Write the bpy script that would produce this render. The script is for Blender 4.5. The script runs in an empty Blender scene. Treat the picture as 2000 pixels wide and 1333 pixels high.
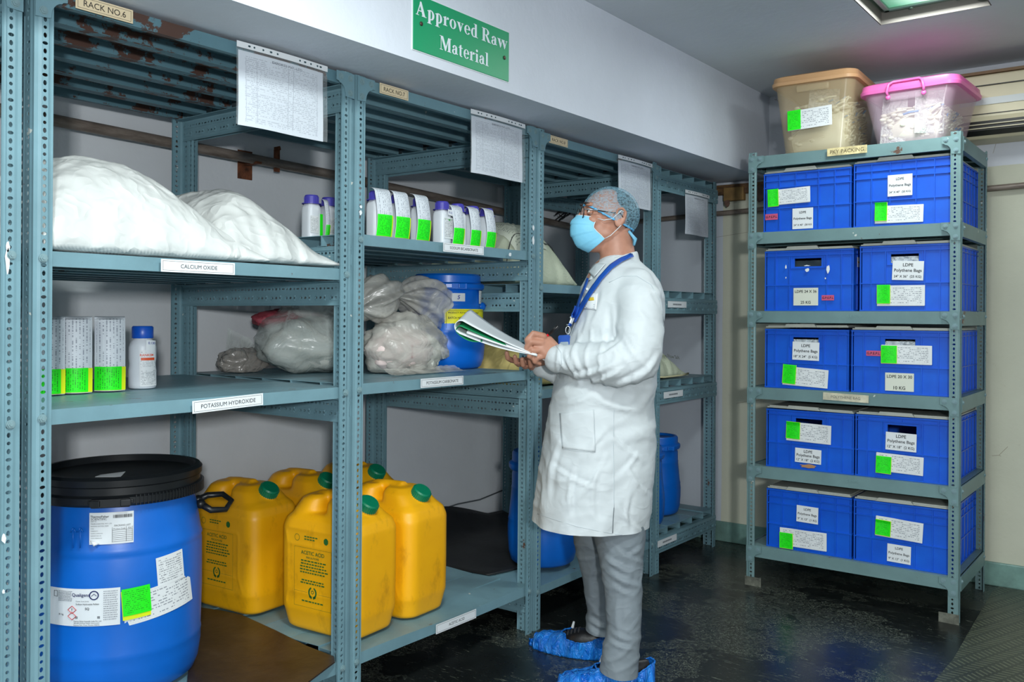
import bpy, bmesh, math, random
import numpy as np
from mathutils import Vector, Matrix, noise
from mathutils.bvhtree import BVHTree
S = bpy.context.scene
COL = S.collection
R = math.radians
random.seed(7)
# ------------------------------------------------------------------ camera, world, lamps, exposure
FPX = 1771.0            # focal length in pixels of the 2000 px frame
EYE = 1.29              # camera height
YAW = math.atan(1331 / 1771)
ROLL = .0062
cam_d = bpy.data.cameras.new('camera')
cam = bpy.data.objects.new('camera', cam_d); COL.objects.link(cam)
cam_d.sensor_width = 36; cam_d.lens = FPX / 2000 * 36
cam_d.shift_y = -(666.5 - 618) / 2000
cam_d.clip_start = .02
cam.location = (0, 0, EYE)
cam.rotation_euler = (Matrix.Rotation(YAW, 4, 'Z') @ Matrix.Rotation(R(90), 4, 'X') @ Matrix.Rotation(ROLL, 4, 'Z')).to_euler()
S.camera = cam
w = bpy.data.worlds.new('world'); S.world = w; w.use_nodes = True
w.node_tree.nodes['Background'].inputs[0].default_value = (.45, .6, .65, 1)
w.node_tree.nodes['Background'].inputs[1].default_value = .05
S.view_settings.view_transform = 'Standard'; S.view_settings.look = 'None'
S.view_settings.gamma = 1; S.view_settings.use_curve_mapping = False
S.view_settings.exposure = -0.22
def area(name, loc, target, size, power, col, sizey=None):
    l = bpy.data.lights.new(name, 'AREA'); l.energy = power; l.color = col
    l.shape = 'RECTANGLE'; l.size = size; l.size_y = sizey or size
    o = bpy.data.objects.new(name, l); COL.objects.link(o)
    o.location = loc
    o.rotation_euler = (Vector(target) - Vector(loc)).to_track_quat('-Z', 'Y').to_euler()
    return o
# the photographer's strobe on a stand behind the camera, bounced room light, and the recessed ceiling lamps
area('camera_flash', (.95, -.70, 1.54), (-1.75, 2.9, 1.80), .16, 98, (.96, .99, 1.0))
LAMPS = [(-.85, 3.77), (-.85, 1.15), (-.85, -1.5)]
for i, (lx, ly) in enumerate(LAMPS):
    area('ceiling_lamp_light', (lx, ly, 2.545), (lx, ly, 0), .34, (16, 46, 74)[i], (.92, 1.0, .98))

# pixel of the photograph -> point on a real plane of the room (only used to take measurements)
def ray(px, py):
    dx, dy = px - 1000, py - 618
    u = (dx + dy * ROLL) / FPX; v = -(dy - dx * ROLL) / FPX
    s, c = math.sin(YAW), math.cos(YAW)
    return Vector((-s + c * u, c + s * u, v))
def onx(px, py, x): d = ray(px, py); t = x / d.x; return Vector((x, t * d.y, EYE + t * d.z))
def ony(px, py, y): d = ray(px, py); t = y / d.y; return Vector((t * d.x, y, EYE + t * d.z))
def onz(px, py, z): d = ray(px, py); t = (z - EYE) / d.z; return Vector((t * d.x, t * d.y, z))
def atd(px, py, dep): d = ray(px, py); return Vector((d.x * dep, d.y * dep, EYE + d.z * dep))

# ------------------------------------------------------------------ materials
def lin(c):
    return tuple((x / 255 / 12.92 if x / 255 <= .04045 else ((x / 255 + .055) / 1.055) ** 2.4) for x in c)
MATS = {}
class NT:
    def __init__(s, name):
        s.m = bpy.data.materials.new(name); s.m.use_nodes = True
        s.t = s.m.node_tree; s.n = s.t.nodes; s.b = s.n['Principled BSDF']; MATS[name] = s.m
    def new(s, typ, **k):
        o = s.n.new(typ)
        for a, v in k.items(): setattr(o, a, v)
        return o
    def lk(s, a, b): s.t.links.new(a, b)
    def math(s, op, a, b=None, c=None):
        o = s.new('ShaderNodeMath', operation=op)
        for i, v in enumerate((a, b, c)):
            if v is None: continue
            if isinstance(v, (int, float)): o.inputs[i].default_value = v
            else: s.lk(v, o.inputs[i])
        return o.outputs[0]
    def noise(s, vec, scale, detail=4, rough=.6, dist=0):
        o = s.new('ShaderNodeTexNoise'); s.lk(vec, o.inputs['Vector'])
        o.inputs['Scale'].default_value = scale; o.inputs['Detail'].default_value = detail
        o.inputs['Roughness'].default_value = rough; o.inputs['Distortion'].default_value = dist
        return o.outputs['Fac']
    def coord(s, kind='Object'): return s.new('ShaderNodeTexCoord').outputs[kind]
    def mapping(s, vec, scale=(1, 1, 1), rot=(0, 0, 0), loc=(0, 0, 0)):
        o = s.new('ShaderNodeMapping'); s.lk(vec, o.inputs[0])
        o.inputs['Scale'].default_value = scale; o.inputs['Rotation'].default_value = rot; o.inputs['Location'].default_value = loc
        return o.outputs[0]
    def ramp(s, fac, stops):
        o = s.new('ShaderNodeValToRGB'); s.lk(fac, o.inputs[0]); e = o.color_ramp.elements
        while len(e) < len(stops): e.new(.5)
        for i, (p, c) in enumerate(stops):
            e[i].position = p; e[i].color = (*lin(c), 1) if not isinstance(c, float) else (c, c, c, 1)
        return o.outputs[0]
    def mix(s, fac, a, b):
        o = s.new('ShaderNodeMix', data_type='RGBA')
        if isinstance(fac, (int, float)): o.inputs[0].default_value = fac
        else: s.lk(fac, o.inputs[0])
        for i, v in ((6, a), (7, b)):
            if isinstance(v, tuple): o.inputs[i].default_value = (*lin(v), 1)
            else: s.lk(v, o.inputs[i])
        return o.outputs[2]
    def bump(s, h, strength=.3, dist=.01):
        o = s.new('ShaderNodeBump'); s.lk(h, o.inputs['Height'])
        o.inputs['Strength'].default_value = strength; o.inputs['Distance'].default_value = dist
        s.lk(o.outputs[0], s.b.inputs['Normal']); return o
    def set(s, **k):
        for a, v in k.items(): s.b.inputs[a.replace('_', ' ')].default_value = v
def plain(name, c, rough=.5, metal=0, var=.0, vs=8, bs=0, bst=.2, spec=.5, bdist=.005, **k):
    if name in MATS: return MATS[name]
    t = NT(name); t.set(Roughness=rough, Metallic=metal); t.b.inputs['Specular IOR Level'].default_value = spec
    t.b.inputs['Base Color'].default_value = (*lin(c), 1)
    if var:
        co = t.coord(); f = t.noise(co, vs, 5)
        d = tuple(max(0, x * (1 - var)) for x in c); l = tuple(min(255, x * (1 + var)) for x in c)
        t.lk(t.ramp(f, [(.3, d), (.7, l)]), t.b.inputs['Base Color'])
    if bs: t.bump(t.noise(t.coord(), bs, 4), bst, bdist)
    for a, v in k.items(): t.b.inputs[a.replace('_', ' ')].default_value = v
    return t.m
def steel(name, c, rust=.52, chip=True, rustc=(92, 66, 54)):
    t = NT(name); co = t.coord()
    f = t.noise(co, 5, 6); g = t.noise(co, 60, 3)
    base = t.ramp(f, [(.3, tuple(x * .93 for x in c)), (.7, tuple(min(255, x * 1.05) for x in c))])
    m = t.ramp(t.noise(t.mapping(co, (1, 1, 1), loc=(3, 1, 2)), 7, 8, .72), [(rust + .12, 0.0), (rust + .14, 1.0)])
    base = t.mix(m, base, rustc)
    m2 = t.ramp(t.noise(t.mapping(co, (1, 1, 1), loc=(8, 4, 2)), 23, 3, .5), [(.735, 0.0), (.745, 1.0)])
    if chip: base = t.mix(m2, base, (196, 202, 196))
    t.lk(base, t.b.inputs['Base Color']); t.set(Roughness=.42); t.b.inputs['Specular IOR Level'].default_value = .45
    t.bump(g, .12, .002)
    return t.m
STEEL = steel('blue_grey_enamel', (112, 147, 158))
STEELR = steel('grey_green_enamel', (110, 140, 142))
RUSTY = steel('rusted_enamel', (92, 128, 140), rust=.40, chip=False, rustc=(84, 62, 54))
STEELB = steel('worn_enamel', (110, 140, 146), rust=.50)
def wallmat(name, c, c2=None, z0=None, stain=(0, 0, 0), rough=.75):
    t = NT(name); co = t.coord()
    f = t.noise(co, 1.3, 6, .6); g = t.noise(co, 40, 4)
    base = t.ramp(f, [(.25, tuple(x * .95 for x in c)), (.75, tuple(min(255, x * 1.03) for x in c))])
    if c2:
        sep = t.new('ShaderNodeSeparateXYZ'); t.lk(co, sep.inputs[0])
        zz = t.math('ADD', sep.outputs[2], t.math('MULTIPLY', t.math('SUBTRACT', f, .5), .03))
        m = t.math('GREATER_THAN', zz, z0)
        base = t.mix(m, base, c2)
        base = t.mix(t.math('LESS_THAN', t.math('ADD', sep.outputs[0], t.math('MULTIPLY', f, .02)), -2.165), base, (192, 199, 208))
        # hairline cracks and yellow damp stains
        v = t.new('ShaderNodeTexVoronoi', feature='DISTANCE_TO_EDGE'); v.inputs['Scale'].default_value = 1.7
        t.lk(t.mapping(co, (1, 1, 1)), v.inputs['Vector'])
        cr = t.math('MULTIPLY', t.math('LESS_THAN', v.outputs[0], .0022), t.math('GREATER_THAN', t.noise(co, 1.9, 2), .55))
        base = t.mix(t.math('MULTIPLY', cr, .6), base, (120, 105, 85))
        st = t.ramp(t.noise(t.mapping(co, (1, 1, 1), loc=(5, 2, 7)), 3, 7, .7), [(.62, 0.0), (.74, .45)])
        base = t.mix(st, base, (150, 135, 95))
    t.lk(base, t.b.inputs['Base Color']); t.set(Roughness=rough)
    t.bump(t.math('ADD', g, t.math('MULTIPLY', t.noise(co, 6, 5), 2.0)), .16, .006)
    return t.m
def wrinkled(name, c, rough=.55, scale=14, strength=.5, var=.05, trans=0.0, weave=False, dist=.02, aniso=(1, 1, 1)):
    """cloth or sacking with creases in the bump"""
    t = NT(name); co = t.coord()
    n1 = t.noise(t.mapping(co, aniso), scale * .8, 2, .45, .3)
    n2 = t.noise(t.mapping(co, aniso, (.4, .7, .9), (3, 1, 4)), scale * 1.9, 1, .4, .2)
    r = t.math('MINIMUM', t.math('ABSOLUTE', t.math('SUBTRACT', n2, .5)), .12)
    h = t.math('ADD', n1, t.math('MULTIPLY', t.math('SUBTRACT', .12, r), 1.1))
    d = t.ramp(t.noise(co, 4, 5), [(.3, tuple(x * (1 - var) for x in c)), (.7, tuple(min(255, x * (1 + var)) for x in c))])
    t.lk(d, t.b.inputs['Base Color'])
    if weave:
        a = t.new('ShaderNodeTexWave', bands_direction='X'); a.inputs['Scale'].default_value = 160; t.lk(co, a.inputs[0])
        b = t.new('ShaderNodeTexWave', bands_direction='Y'); b.inputs['Scale'].default_value = 160; t.lk(co, b.inputs[0])
        h = t.math('ADD', h, t.math('MULTIPLY', t.math('ADD', a.outputs['Fac'], b.outputs['Fac']), .05))
    t.bump(h, strength, dist); t.set(Roughness=rough)
    return t.m
def film(name, c, alpha=.45, rough=.18, scale=16, amin=.12, strength=.9):
    """thin clear polythene: see-through film with creases that catch the light"""
    t = NT(name); co = t.coord()
    n1 = t.noise(co, scale, 3, .5, 1.2)
    r = t.math('SUBTRACT', 1.0, t.math('MULTIPLY', t.math('ABSOLUTE', t.math('SUBTRACT', n1, .5)), 7.0))
    t.b.inputs['Base Color'].default_value = (*lin(c), 1)
    al = t.math('ADD', t.math('MULTIPLY', t.math('MAXIMUM', r, 0.0), alpha - amin), amin)
    t.lk(t.math('MINIMUM', t.math('ADD', al, t.math('MULTIPLY', t.noise(co, 5, 3), alpha * .8)), 1.0), t.b.inputs['Alpha'])
    t.set(Roughness=rough); t.b.inputs['Specular IOR Level'].default_value = .9
    t.bump(t.math('ABSOLUTE', t.math('SUBTRACT', n1, .5)), strength, .03)
    return t.m
def printed(name, base=(226, 230, 232), ink=(70, 76, 90), rows=16, cols=30, table=False, fill=.5, seed=0, dens=1.0, rot=False):
    """paper with rows of fine print; u,v from the sheet's own UV map"""
    if name in MATS: return MATS[name]
    t = NT(name); uv = t.coord('UV')
    sep = t.new('ShaderNodeSeparateXYZ'); t.lk(uv, sep.inputs[0])
    u, v = sep.outputs[0], sep.outputs[1]
    if rot: u, v = v, u
    row = t.math('FLOOR', t.math('MULTIPLY', v, rows))
    fr = t.math('FRACT', t.math('MULTIPLY', v, rows))
    line = t.math('MULTIPLY', t.math('GREATER_THAN', fr, .3), t.math('LESS_THAN', fr, .3 + fill))
    cb = t.new('ShaderNodeCombineXYZ'); t.lk(t.math('FLOOR', t.math('MULTIPLY', u, cols * 3)), cb.inputs[0]); t.lk(row, cb.inputs[1]); cb.inputs[2].default_value = seed
    wn = t.new('ShaderNodeTexWhiteNoise'); t.lk(cb.outputs[0], wn.inputs[0])
    chars = t.math('GREATER_THAN', wn.outputs[0], .42)
    cb2 = t.new('ShaderNodeCombineXYZ'); t.lk(t.math('MULTIPLY', u, 5.0), cb2.inputs[0]); t.lk(t.math('MULTIPLY', row, 3.7), cb2.inputs[1]); cb2.inputs[2].default_value = seed + 3
    blocks = t.math('GREATER_THAN', t.noise(cb2.outputs[0], 1.0, 1), .5 - .12 * dens)
    mar = t.math('MULTIPLY', t.math('MULTIPLY', t.math('GREATER_THAN', u, .07), t.math('LESS_THAN', u, .93)), t.math('MULTIPLY', t.math('GREATER_THAN', v, .06), t.math('LESS_THAN', v, .94)))
    m = t.math('MULTIPLY', t.math('MULTIPLY', line, chars), t.math('MULTIPLY', blocks, mar))
    if table:
        hl = t.math('LESS_THAN', fr, .1)
        vl = 0.0
        for x in (.08, .2, .56, .62, .92):
            vl = t.math('MAXIMUM', t.math('LESS_THAN', t.math('ABSOLUTE', t.math('SUBTRACT', u, x)), .003), vl)
        m = t.math('MAXIMUM', m, t.math('MULTIPLY', t.math('MAXIMUM', t.math('MULTIPLY', hl, .6), vl), t.math('MULTIPLY', t.math('MULTIPLY', t.math('GREATER_THAN', u, .078), t.math('LESS_THAN', u, .922)), t.math('MULTIPLY', t.math('GREATER_THAN', v, .06), t.math('LESS_THAN', v, .9)))))
    t.lk(t.mix(t.math('MULTIPLY', m, .75), base, ink), t.b.inputs['Base Color']); t.set(Roughness=.5)
    return t.m
WHITE = (226, 231, 234)
PAPER = plain('paper_white', WHITE, .5)
P_FORM = printed('printed_form', rows=13, cols=34, fill=.45, seed=1, dens=.9)
P_TABLE = printed('printed_table', (208, 215, 224), (146, 152, 166), rows=38, cols=30, table=True, seed=2, dens=.9, fill=.35)
P_STRIP = printed('printed_strip', rows=11, cols=22, fill=.4, seed=4, dens=.7, ink=(110, 116, 128))
P_STRIPV = printed('printed_strip_upright', (214, 221, 228), (120, 128, 144), rows=9, cols=40, fill=.36, seed=5, dens=.8, rot=True)
GREEN = (30, 238, 20)
P_GREEN = printed('fluorescent_green_print', GREEN, (10, 120, 20), rows=14, cols=12, fill=.35, seed=7, dens=.6)
P_GREENV = printed('fluorescent_green_upright', GREEN, (10, 110, 20), rows=12, cols=16, fill=.4, seed=8, dens=.8, rot=True)
YELL = plain('fluorescent_yellow', (226, 238, 20), .5)
INK = plain('black_ink', (22, 24, 30), .6)
NAVY = plain('navy_ink', (22, 34, 92), .6)
BLUEP = plain('pen_blue', (30, 50, 150), .6)

# ------------------------------------------------------------------ mesh helpers
class MB:
    def __init__(s): s.v = []; s.f = []; s.uv = {}; s.mi = []
    def add(s, vs, fs, mi=0):
        o = len(s.v); s.v += [tuple(p) for p in vs]; s.f += [tuple(i + o for i in f) for f in fs]; s.mi += [mi] * len(fs); return o
    def box(s, x0, x1, y0, y1, z0, z1, mi=0, M=None):
        vs = [Vector((x, y, z)) for z in (z0, z1) for x, y in ((x0, y0), (x1, y0), (x1, y1), (x0, y1))]
        if M is not None: vs = [M @ p for p in vs]
        s.add(vs, [(0, 3, 2, 1), (4, 5, 6, 7), (0, 1, 5, 4), (1, 2, 6, 5), (2, 3, 7, 6), (3, 0, 4, 7)], mi)
    def grid(s, fn, nu, nv, uv=False, mi=0, closeu=False):
        o = len(s.v)
        for j in range(nv + 1):
            for i in range(nu + (0 if closeu else 1)): s.v.append(tuple(fn(i / nu, j / nv)))
        W = nu if closeu else nu + 1
        for j in range(nv):
            for i in range(nu):
                a = o + j * W + i; b = o + j * W + (i + 1) % W; c = o + (j + 1) * W + (i + 1) % W; d = o + (j + 1) * W + i
                if uv: s.uv[len(s.f)] = [(i / nu, j / nv), ((i + 1) / nu, j / nv), ((i + 1) / nu, (j + 1) / nv), (i / nu, (j + 1) / nv)]
                s.f.append((a, b, c, d)); s.mi.append(mi)
        return o
    def tube(s, pts, r, n=8, closed=False, caps=True, mi=0):
        pts = [Vector(p) for p in pts]; N = len(pts); rs = r if isinstance(r, (list, tuple)) else [r] * N
        up = Vector((0, 0, 1)); t0 = (pts[1] - pts[0]).normalized()
        if abs(t0.dot(up)) > .9: up = Vector((1, 0, 0))
        x = t0.cross(up).normalized(); o = len(s.v)
        for k, p in enumerate(pts):
            if closed: t = (pts[(k + 1) % N] - pts[k - 1])
            else: t = pts[min(k + 1, N - 1)] - pts[max(k - 1, 0)]
            t.normalize(); x = (x - t * x.dot(t)).normalized(); y = t.cross(x)
            for i in range(n):
                a = 2 * math.pi * i / n; s.v.append(tuple(p + (x * math.cos(a) + y * math.sin(a)) * rs[k]))
        for k in range(N if closed else N - 1):
            for i in range(n):
                a = o + k * n + i; b = o + k * n + (i + 1) % n; k2 = (k + 1) % N
                s.f.append((a, b, o + k2 * n + (i + 1) % n, o + k2 * n + i)); s.mi.append(mi)
        if caps and not closed:
            s.f.append(tuple(o + i for i in range(n))[::-1]); s.f.append(tuple(o + (N - 1) * n + i for i in range(n))); s.mi += [mi, mi]
    def lathe(s, prof, n=48, c=(0, 0, 0), mi=0, cap=True, M=None):
        o = len(s.v)
        for r_, z in prof:
            for i in range(n):
                a = 2 * math.pi * i / n; p = Vector((c[0] + r_ * math.cos(a), c[1] + r_ * math.sin(a), c[2] + z))
                s.v.append(tuple(M @ p if M is not None else p))
        for k in range(len(prof) - 1):
            for i in range(n):
                s.f.append((o + k * n + i, o + k * n + (i + 1) % n, o + (k + 1) * n + (i + 1) % n, o + (k + 1) * n + i)); s.mi.append(mi)
        if cap:
            s.f.append(tuple(o + i for i in range(n))[::-1]); s.f.append(tuple(o + (len(prof) - 1) * n + i for i in range(n))); s.mi += [mi, mi]
    def sphere(s, c, r, n=20, m=12, M=None, mi=0):
        r = r if isinstance(r, (tuple, list)) else (r, r, r); c = Vector(c); o = len(s.v)
        def P(a, b):
            p = Vector((r[0] * math.cos(a) * math.sin(b), r[1] * math.sin(a) * math.sin(b), r[2] * math.cos(b)))
            return tuple(c + (M @ p if M is not None else p))
        s.v.append(P(0, 0))
        for j in range(1, m):
            for i in range(n): s.v.append(P(2 * math.pi * i / n, math.pi * j / m))
        s.v.append(P(0, math.pi)); L = len(s.v) - 1
        for i in range(n):
            i2 = (i + 1) % n; s.f.append((o, o + 1 + i, o + 1 + i2)); s.f.append((L, L - n + i2, L - n + i)); s.mi += [mi, mi]
            for j in range(m - 2):
                a = o + 1 + j * n; s.f.append((a + i, a + n + i, a + n + i2, a + i2)); s.mi.append(mi)
    def prism(s, pts2, z0, z1, M=None, mi=0):
        n = len(pts2); vs = [Vector((x, y, z0)) for x, y in pts2] + [Vector((x, y, z1)) for x, y in pts2]
        if M is not None: vs = [M @ p for p in vs]
        s.add(vs, [tuple(range(n))[::-1], tuple(range(n, 2 * n))] + [(i, (i + 1) % n, n + (i + 1) % n, n + i) for i in range(n)], mi)
    def mesh(s, name, mats=None, smooth=False):
        me = bpy.data.meshes.new(name); me.from_pydata(s.v, [], s.f)
        for m in (mats if isinstance(mats, (list, tuple)) else [mats] if mats else []): me.materials.append(m)
        if s.uv:
            l = me.uv_layers.new(name='uv')
            for fi, uvs in s.uv.items():
                for k, li in enumerate(me.polygons[fi].loop_indices): l.data[li].uv = uvs[k]
        for i, p in enumerate(me.polygons): p.material_index = s.mi[i]
        if smooth: me.polygons.foreach_set('use_smooth', [True] * len(me.polygons))
        me.update(); return me
    def build(s, name, mats, parent=None, smooth=False, M=None, bevel=0, fix=False, angle=None):
        me = s.mesh(name, mats, smooth)
        if fix:
            bm = bmesh.new(); bm.from_mesh(me); bmesh.ops.recalc_face_normals(bm, faces=bm.faces); bm.to_mesh(me); bm.free()
        if angle: me.set_sharp_from_angle(angle=R(angle))
        return link(name, me, parent, M, bevel)
def link(name, me, parent=None, M=None, bevel=0):
    o = bpy.data.objects.new(name, me); COL.objects.link(o)
    if parent: o.parent = parent
    if M is not None: o.matrix_local = M
    if bevel:
        b = o.modifiers.new('b', 'BEVEL'); b.width = bevel; b.segments = 2; b.limit_method = 'ANGLE'
    return o
def thing(name, label, cat, loc=(0, 0, 0), rz=0, group=None, rot=None):
    o = bpy.data.objects.new(name, None); COL.objects.link(o); o.empty_display_size = .05
    o.location = loc; o.rotation_euler = rot or (0, 0, rz); tag(o, label, cat, group); return o
def tag(o, label, cat=None, group=None, kind=None):
    if label: o['label'] = label
    if cat: o['category'] = cat
    if group: o['group'] = group
    if kind: o['kind'] = kind
    return o
def struct(o): o['kind'] = 'structure'; return o
def frame(o, U, V):
    U = Vector(U).normalized(); V = Vector(V); N = U.cross(V).normalized(); V = N.cross(U)
    M = Matrix((U, V, N)).transposed().to_4x4(); M.translation = Vector(o); return M
def frameX(p): return frame(p, (0, 1, 0), (0, 0, 1))      # a card that faces +x
def frameY(p): return frame(p, (1, 0, 0), (0, 0, 1))      # a card that faces -y
def rotz(a): return Matrix.Rotation(a, 4, 'Z')
def eval_mesh(o, keep=True):
    bpy.context.view_layer.update()
    dg = bpy.context.evaluated_depsgraph_get(); me = bpy.data.meshes.new_from_object(o.evaluated_get(dg)); return me
TXT = {}
def text(s, parent, mat, w=None, h=None, x=0, y=0, z=.0006, align='CENTER', bold=0, name='lettering', M=None, sx=1.0, ital=0, rot=0):
    """lettering as a mesh: fitted to width w (or line height h), centred at x, y of the parent's plane"""
    key = (s, align, bold, ital)
    if key not in TXT:
        c = bpy.data.curves.new('t', 'FONT'); c.body = s; c.align_x = align; c.align_y = 'CENTER'; c.offset = bold; c.shear = ital
        c.resolution_u = 3; c.space_line = 1.15
        o = bpy.data.objects.new('t', c); COL.objects.link(o); me = eval_mesh(o)
        bpy.data.objects.remove(o); bpy.data.curves.remove(c)
        co = np.zeros(len(me.vertices) * 3); me.vertices.foreach_get('co', co); co = co.reshape(-1, 3)
        co[:, 1] -= (co[:, 1].max() + co[:, 1].min()) / 2
        if align == 'CENTER': co[:, 0] -= (co[:, 0].max() + co[:, 0].min()) / 2
        me.vertices.foreach_set('co', co.ravel()); TXT[key] = (me, np.ptp(co[:, 0]), np.ptp(co[:, 1]))
    me0, tw, th = TXT[key]; me = me0.copy(); me.name = name
    me.materials.clear(); me.materials.append(mat)
    k = (w / tw) if w else (h / th); ky = (h / th) if (w and h) else k
    me.transform(Matrix.Diagonal((k * sx, ky, 1, 1)))
    M2 = Matrix.Translation((x, y, z)) @ rotz(rot)
    return link(name, me, parent, (M @ M2) if M is not None else M2)
def card(parent, M, w, h, mat, name='label_sheet', label=None, nu=1, nv=1, bend=0, th=.0008, tilt=0, curl=None, cyl=None):
    """a sheet of paper or a sticker in the plane of M, centred; cyl=r wraps it on a cylinder of that radius"""
    b = MB()
    if cyl: nu = max(nu, 20)
    def fn(u, v):
        x = (u - .5) * w; y = (v - .5) * h; z = 0
        if bend: z = bend * (1 - (2 * u - 1) ** 2)
        if cyl: a = x / cyl; return (math.sin(a) * cyl, y, (math.cos(a) - 1) * cyl + z)
        if curl: z += curl(u, v)
        return (x, y, z)
    if bend and nu == 1: nu = 12
    if curl: nu = max(nu, 12); nv = max(nv, 10)
    b.grid(fn, nu, nv, uv=True)
    o = b.build(name, mat, parent, M=M @ rotz(tilt))
    sm = o.modifiers.new('s', 'SOLIDIFY'); sm.thickness = th; sm.offset = 1
    if label: o['label'] = label
    return o
# ------------------------------------------------------------------ the room
XW, YB, ZC, XB, ZB = -3.2, 4.92, 2.525, -1.905, 2.068
LW = .21
m_wall = wallmat('wall_paint_grey', (218, 222, 226))
m_back = wallmat('wall_paint_cream', (200, 201, 182), (202, 206, 214), 2.03)
m_beam = wallmat('beam_paint', (210, 216, 226))
m_ceil = wallmat('ceiling_paint', (208, 214, 218))
def block(name, *a, m=None):
    b = MB(); b.box(*a); return struct(b.build(name, m))
block('wall_left', XW - .1, XW, -2.6, YB + .1, 0, ZC, m=m_wall)
block('wall_back', XW, 1.7, YB, YB + .1, 0, ZC, m=m_back)
block('wall_right', 1.6, 1.7, -2.6, YB, 0, ZC, m=m_wall)
block('wall_front', XW, 1.7, -2.7, -2.6, 0, ZC, m=m_wall)
block('trim_1', XW, XB, -2.6, YB, ZB, ZC, m=m_beam)        # the boxed beam over the racks
b = MB(); xs = [XW - .1, LAMPS[0][0] - LW, LAMPS[0][0] + LW, 1.7]
b.box(xs[0], xs[1], -2.7, YB + .1, ZC, ZC + .07); b.box(xs[2], xs[3], -2.7, YB + .1, ZC, ZC + .07)
ys = [-2.7] + sorted(v for _, ly in LAMPS for v in (ly - LW, ly + LW)) + [YB + .1]
for k in range(0, len(ys), 2): b.box(xs[1], xs[2], ys[k], ys[k + 1], ZC, ZC + .07)
b.box(xs[0], xs[3], -2.7, YB + .1, ZC + .07, ZC + .1)
struct(b.build('ceiling', m_ceil))
# floor: black, scuffed and scratched, fairly glossy
t = NT('black_scuffed_floor'); co = t.coord()
sc = None
for k, (rot, seed) in enumerate(((.5, 1), (1.4, 5), (-.4, 9), (2.2, 13), (.9, 21), (1.9, 33))):
    n1 = t.noise(t.mapping(co, (5, 60, 1), (0, 0, rot), (seed, seed, 0)), 2.2, 3, .6, .9)
    l = t.math('MULTIPLY', t.math('GREATER_THAN', n1, .685), t.math('GREATER_THAN', t.noise(t.mapping(co, (1, 1, 1), loc=(seed, 3, 1)), 2.6, 4), .52))
    sc = l if sc is None else t.math('MAXIMUM', sc, l)
fine = t.math('MULTIPLY', t.math('GREATER_THAN', t.noise(t.mapping(co, (1, 1.6, 1)), 95, 6, .8, 1.5), .56), t.math('GREATER_THAN', t.noise(co, 1.7, 5, .65), .5))
m = t.math('MAXIMUM', t.math('MULTIPLY', sc, .55), t.math('MULTIPLY', fine, .72))
base = t.ramp(t.noise(co, 1.2, 6), [(.3, (18, 20, 20)), (.7, (34, 37, 36))])
t.lk(t.mix(t.math('MULTIPLY', m, .75), base, (150, 158, 140)), t.b.inputs['Base Color'])
t.lk(t.math('ADD', .16, t.math('ADD', t.math('MULTIPLY', m, .5), t.math('MULTIPLY', t.noise(co, 5, 5), .22))), t.b.inputs['Roughness'])
t.bump(t.math('ADD', t.math('MULTIPLY', m, .5), t.noise(co, 9, 4)), .12, .004)
block('floor', XW - .1, 1.7, -2.7, YB + .1, -.1, 0, m=t.m)
# skirting
m_base = plain('skirting_green_paint', (112, 146, 138), .35, var=.16, vs=7, bs=30, bst=.3)
for nm, a in (('baseboard_back', (XW + .015, 1.6, YB - .016, YB, 0, .115)), ('baseboard_left', (XW, XW + .016, -2.6, YB, 0, .115))):
    b = MB(); b.box(*a); o = struct(b.build(nm, m_base, bevel=.006))
# textured rubber mat on the right of the floor
t = NT('chevron_rubber'); sep = t.new('ShaderNodeSeparateXYZ'); t.lk(t.mapping(t.coord(), (1, 1, 1), (0, 0, .35)), sep.inputs[0])
u = t.math('MULTIPLY', sep.outputs[0], 20.0); v = t.math('MULTIPLY', sep.outputs[1], 38.0)
sg = t.math('SUBTRACT', t.math('MULTIPLY', t.math('FLOORED_MODULO', t.math('FLOOR', u), 2.0), 2.0), 1.0)
fv = t.math('FRACT', t.math('ADD', v, t.math('MULTIPLY', sg, t.math('MULTIPLY', t.math('FRACT', u), .75))))
bar = t.math('MULTIPLY', t.math('LESS_THAN', t.math('ABSOLUTE', t.math('SUBTRACT', fv, .5)), .16), t.math('LESS_THAN', t.math('ABSOLUTE', t.math('SUBTRACT', t.math('FRACT', u), .5)), .38))
co = t.coord()
t.lk(t.mix(t.math('MULTIPLY', bar, t.noise(co, 30, 3)), t.ramp(t.noise(co, 2.5, 6), [(.3, (38, 44, 38)), (.7, (62, 68, 56))]), (118, 124, 100)), t.b.inputs['Base Color'])
t.set(Roughness=.42); t.bump(bar, .8, .006)
mat_m = t.m
b = MB(); pts = [onz(1938, 1158, 0), onz(1905, 1215, 0), onz(1862, 1290, 0), onz(1815, 1345, 0), Vector((-.62, 2.2, 0)), Vector((1.5, 2.2, 0)), Vector((1.5, 4.895, 0)), Vector((-.74, 4.895, 0))]
b.prism([(p.x, p.y) for p in pts], .0005, .005)
o = b.build('floor_mat', mat_m, fix=True); tag(o, 'dark rubber floor mat with raised chevron pattern beside the crate rack', 'mat')

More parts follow.
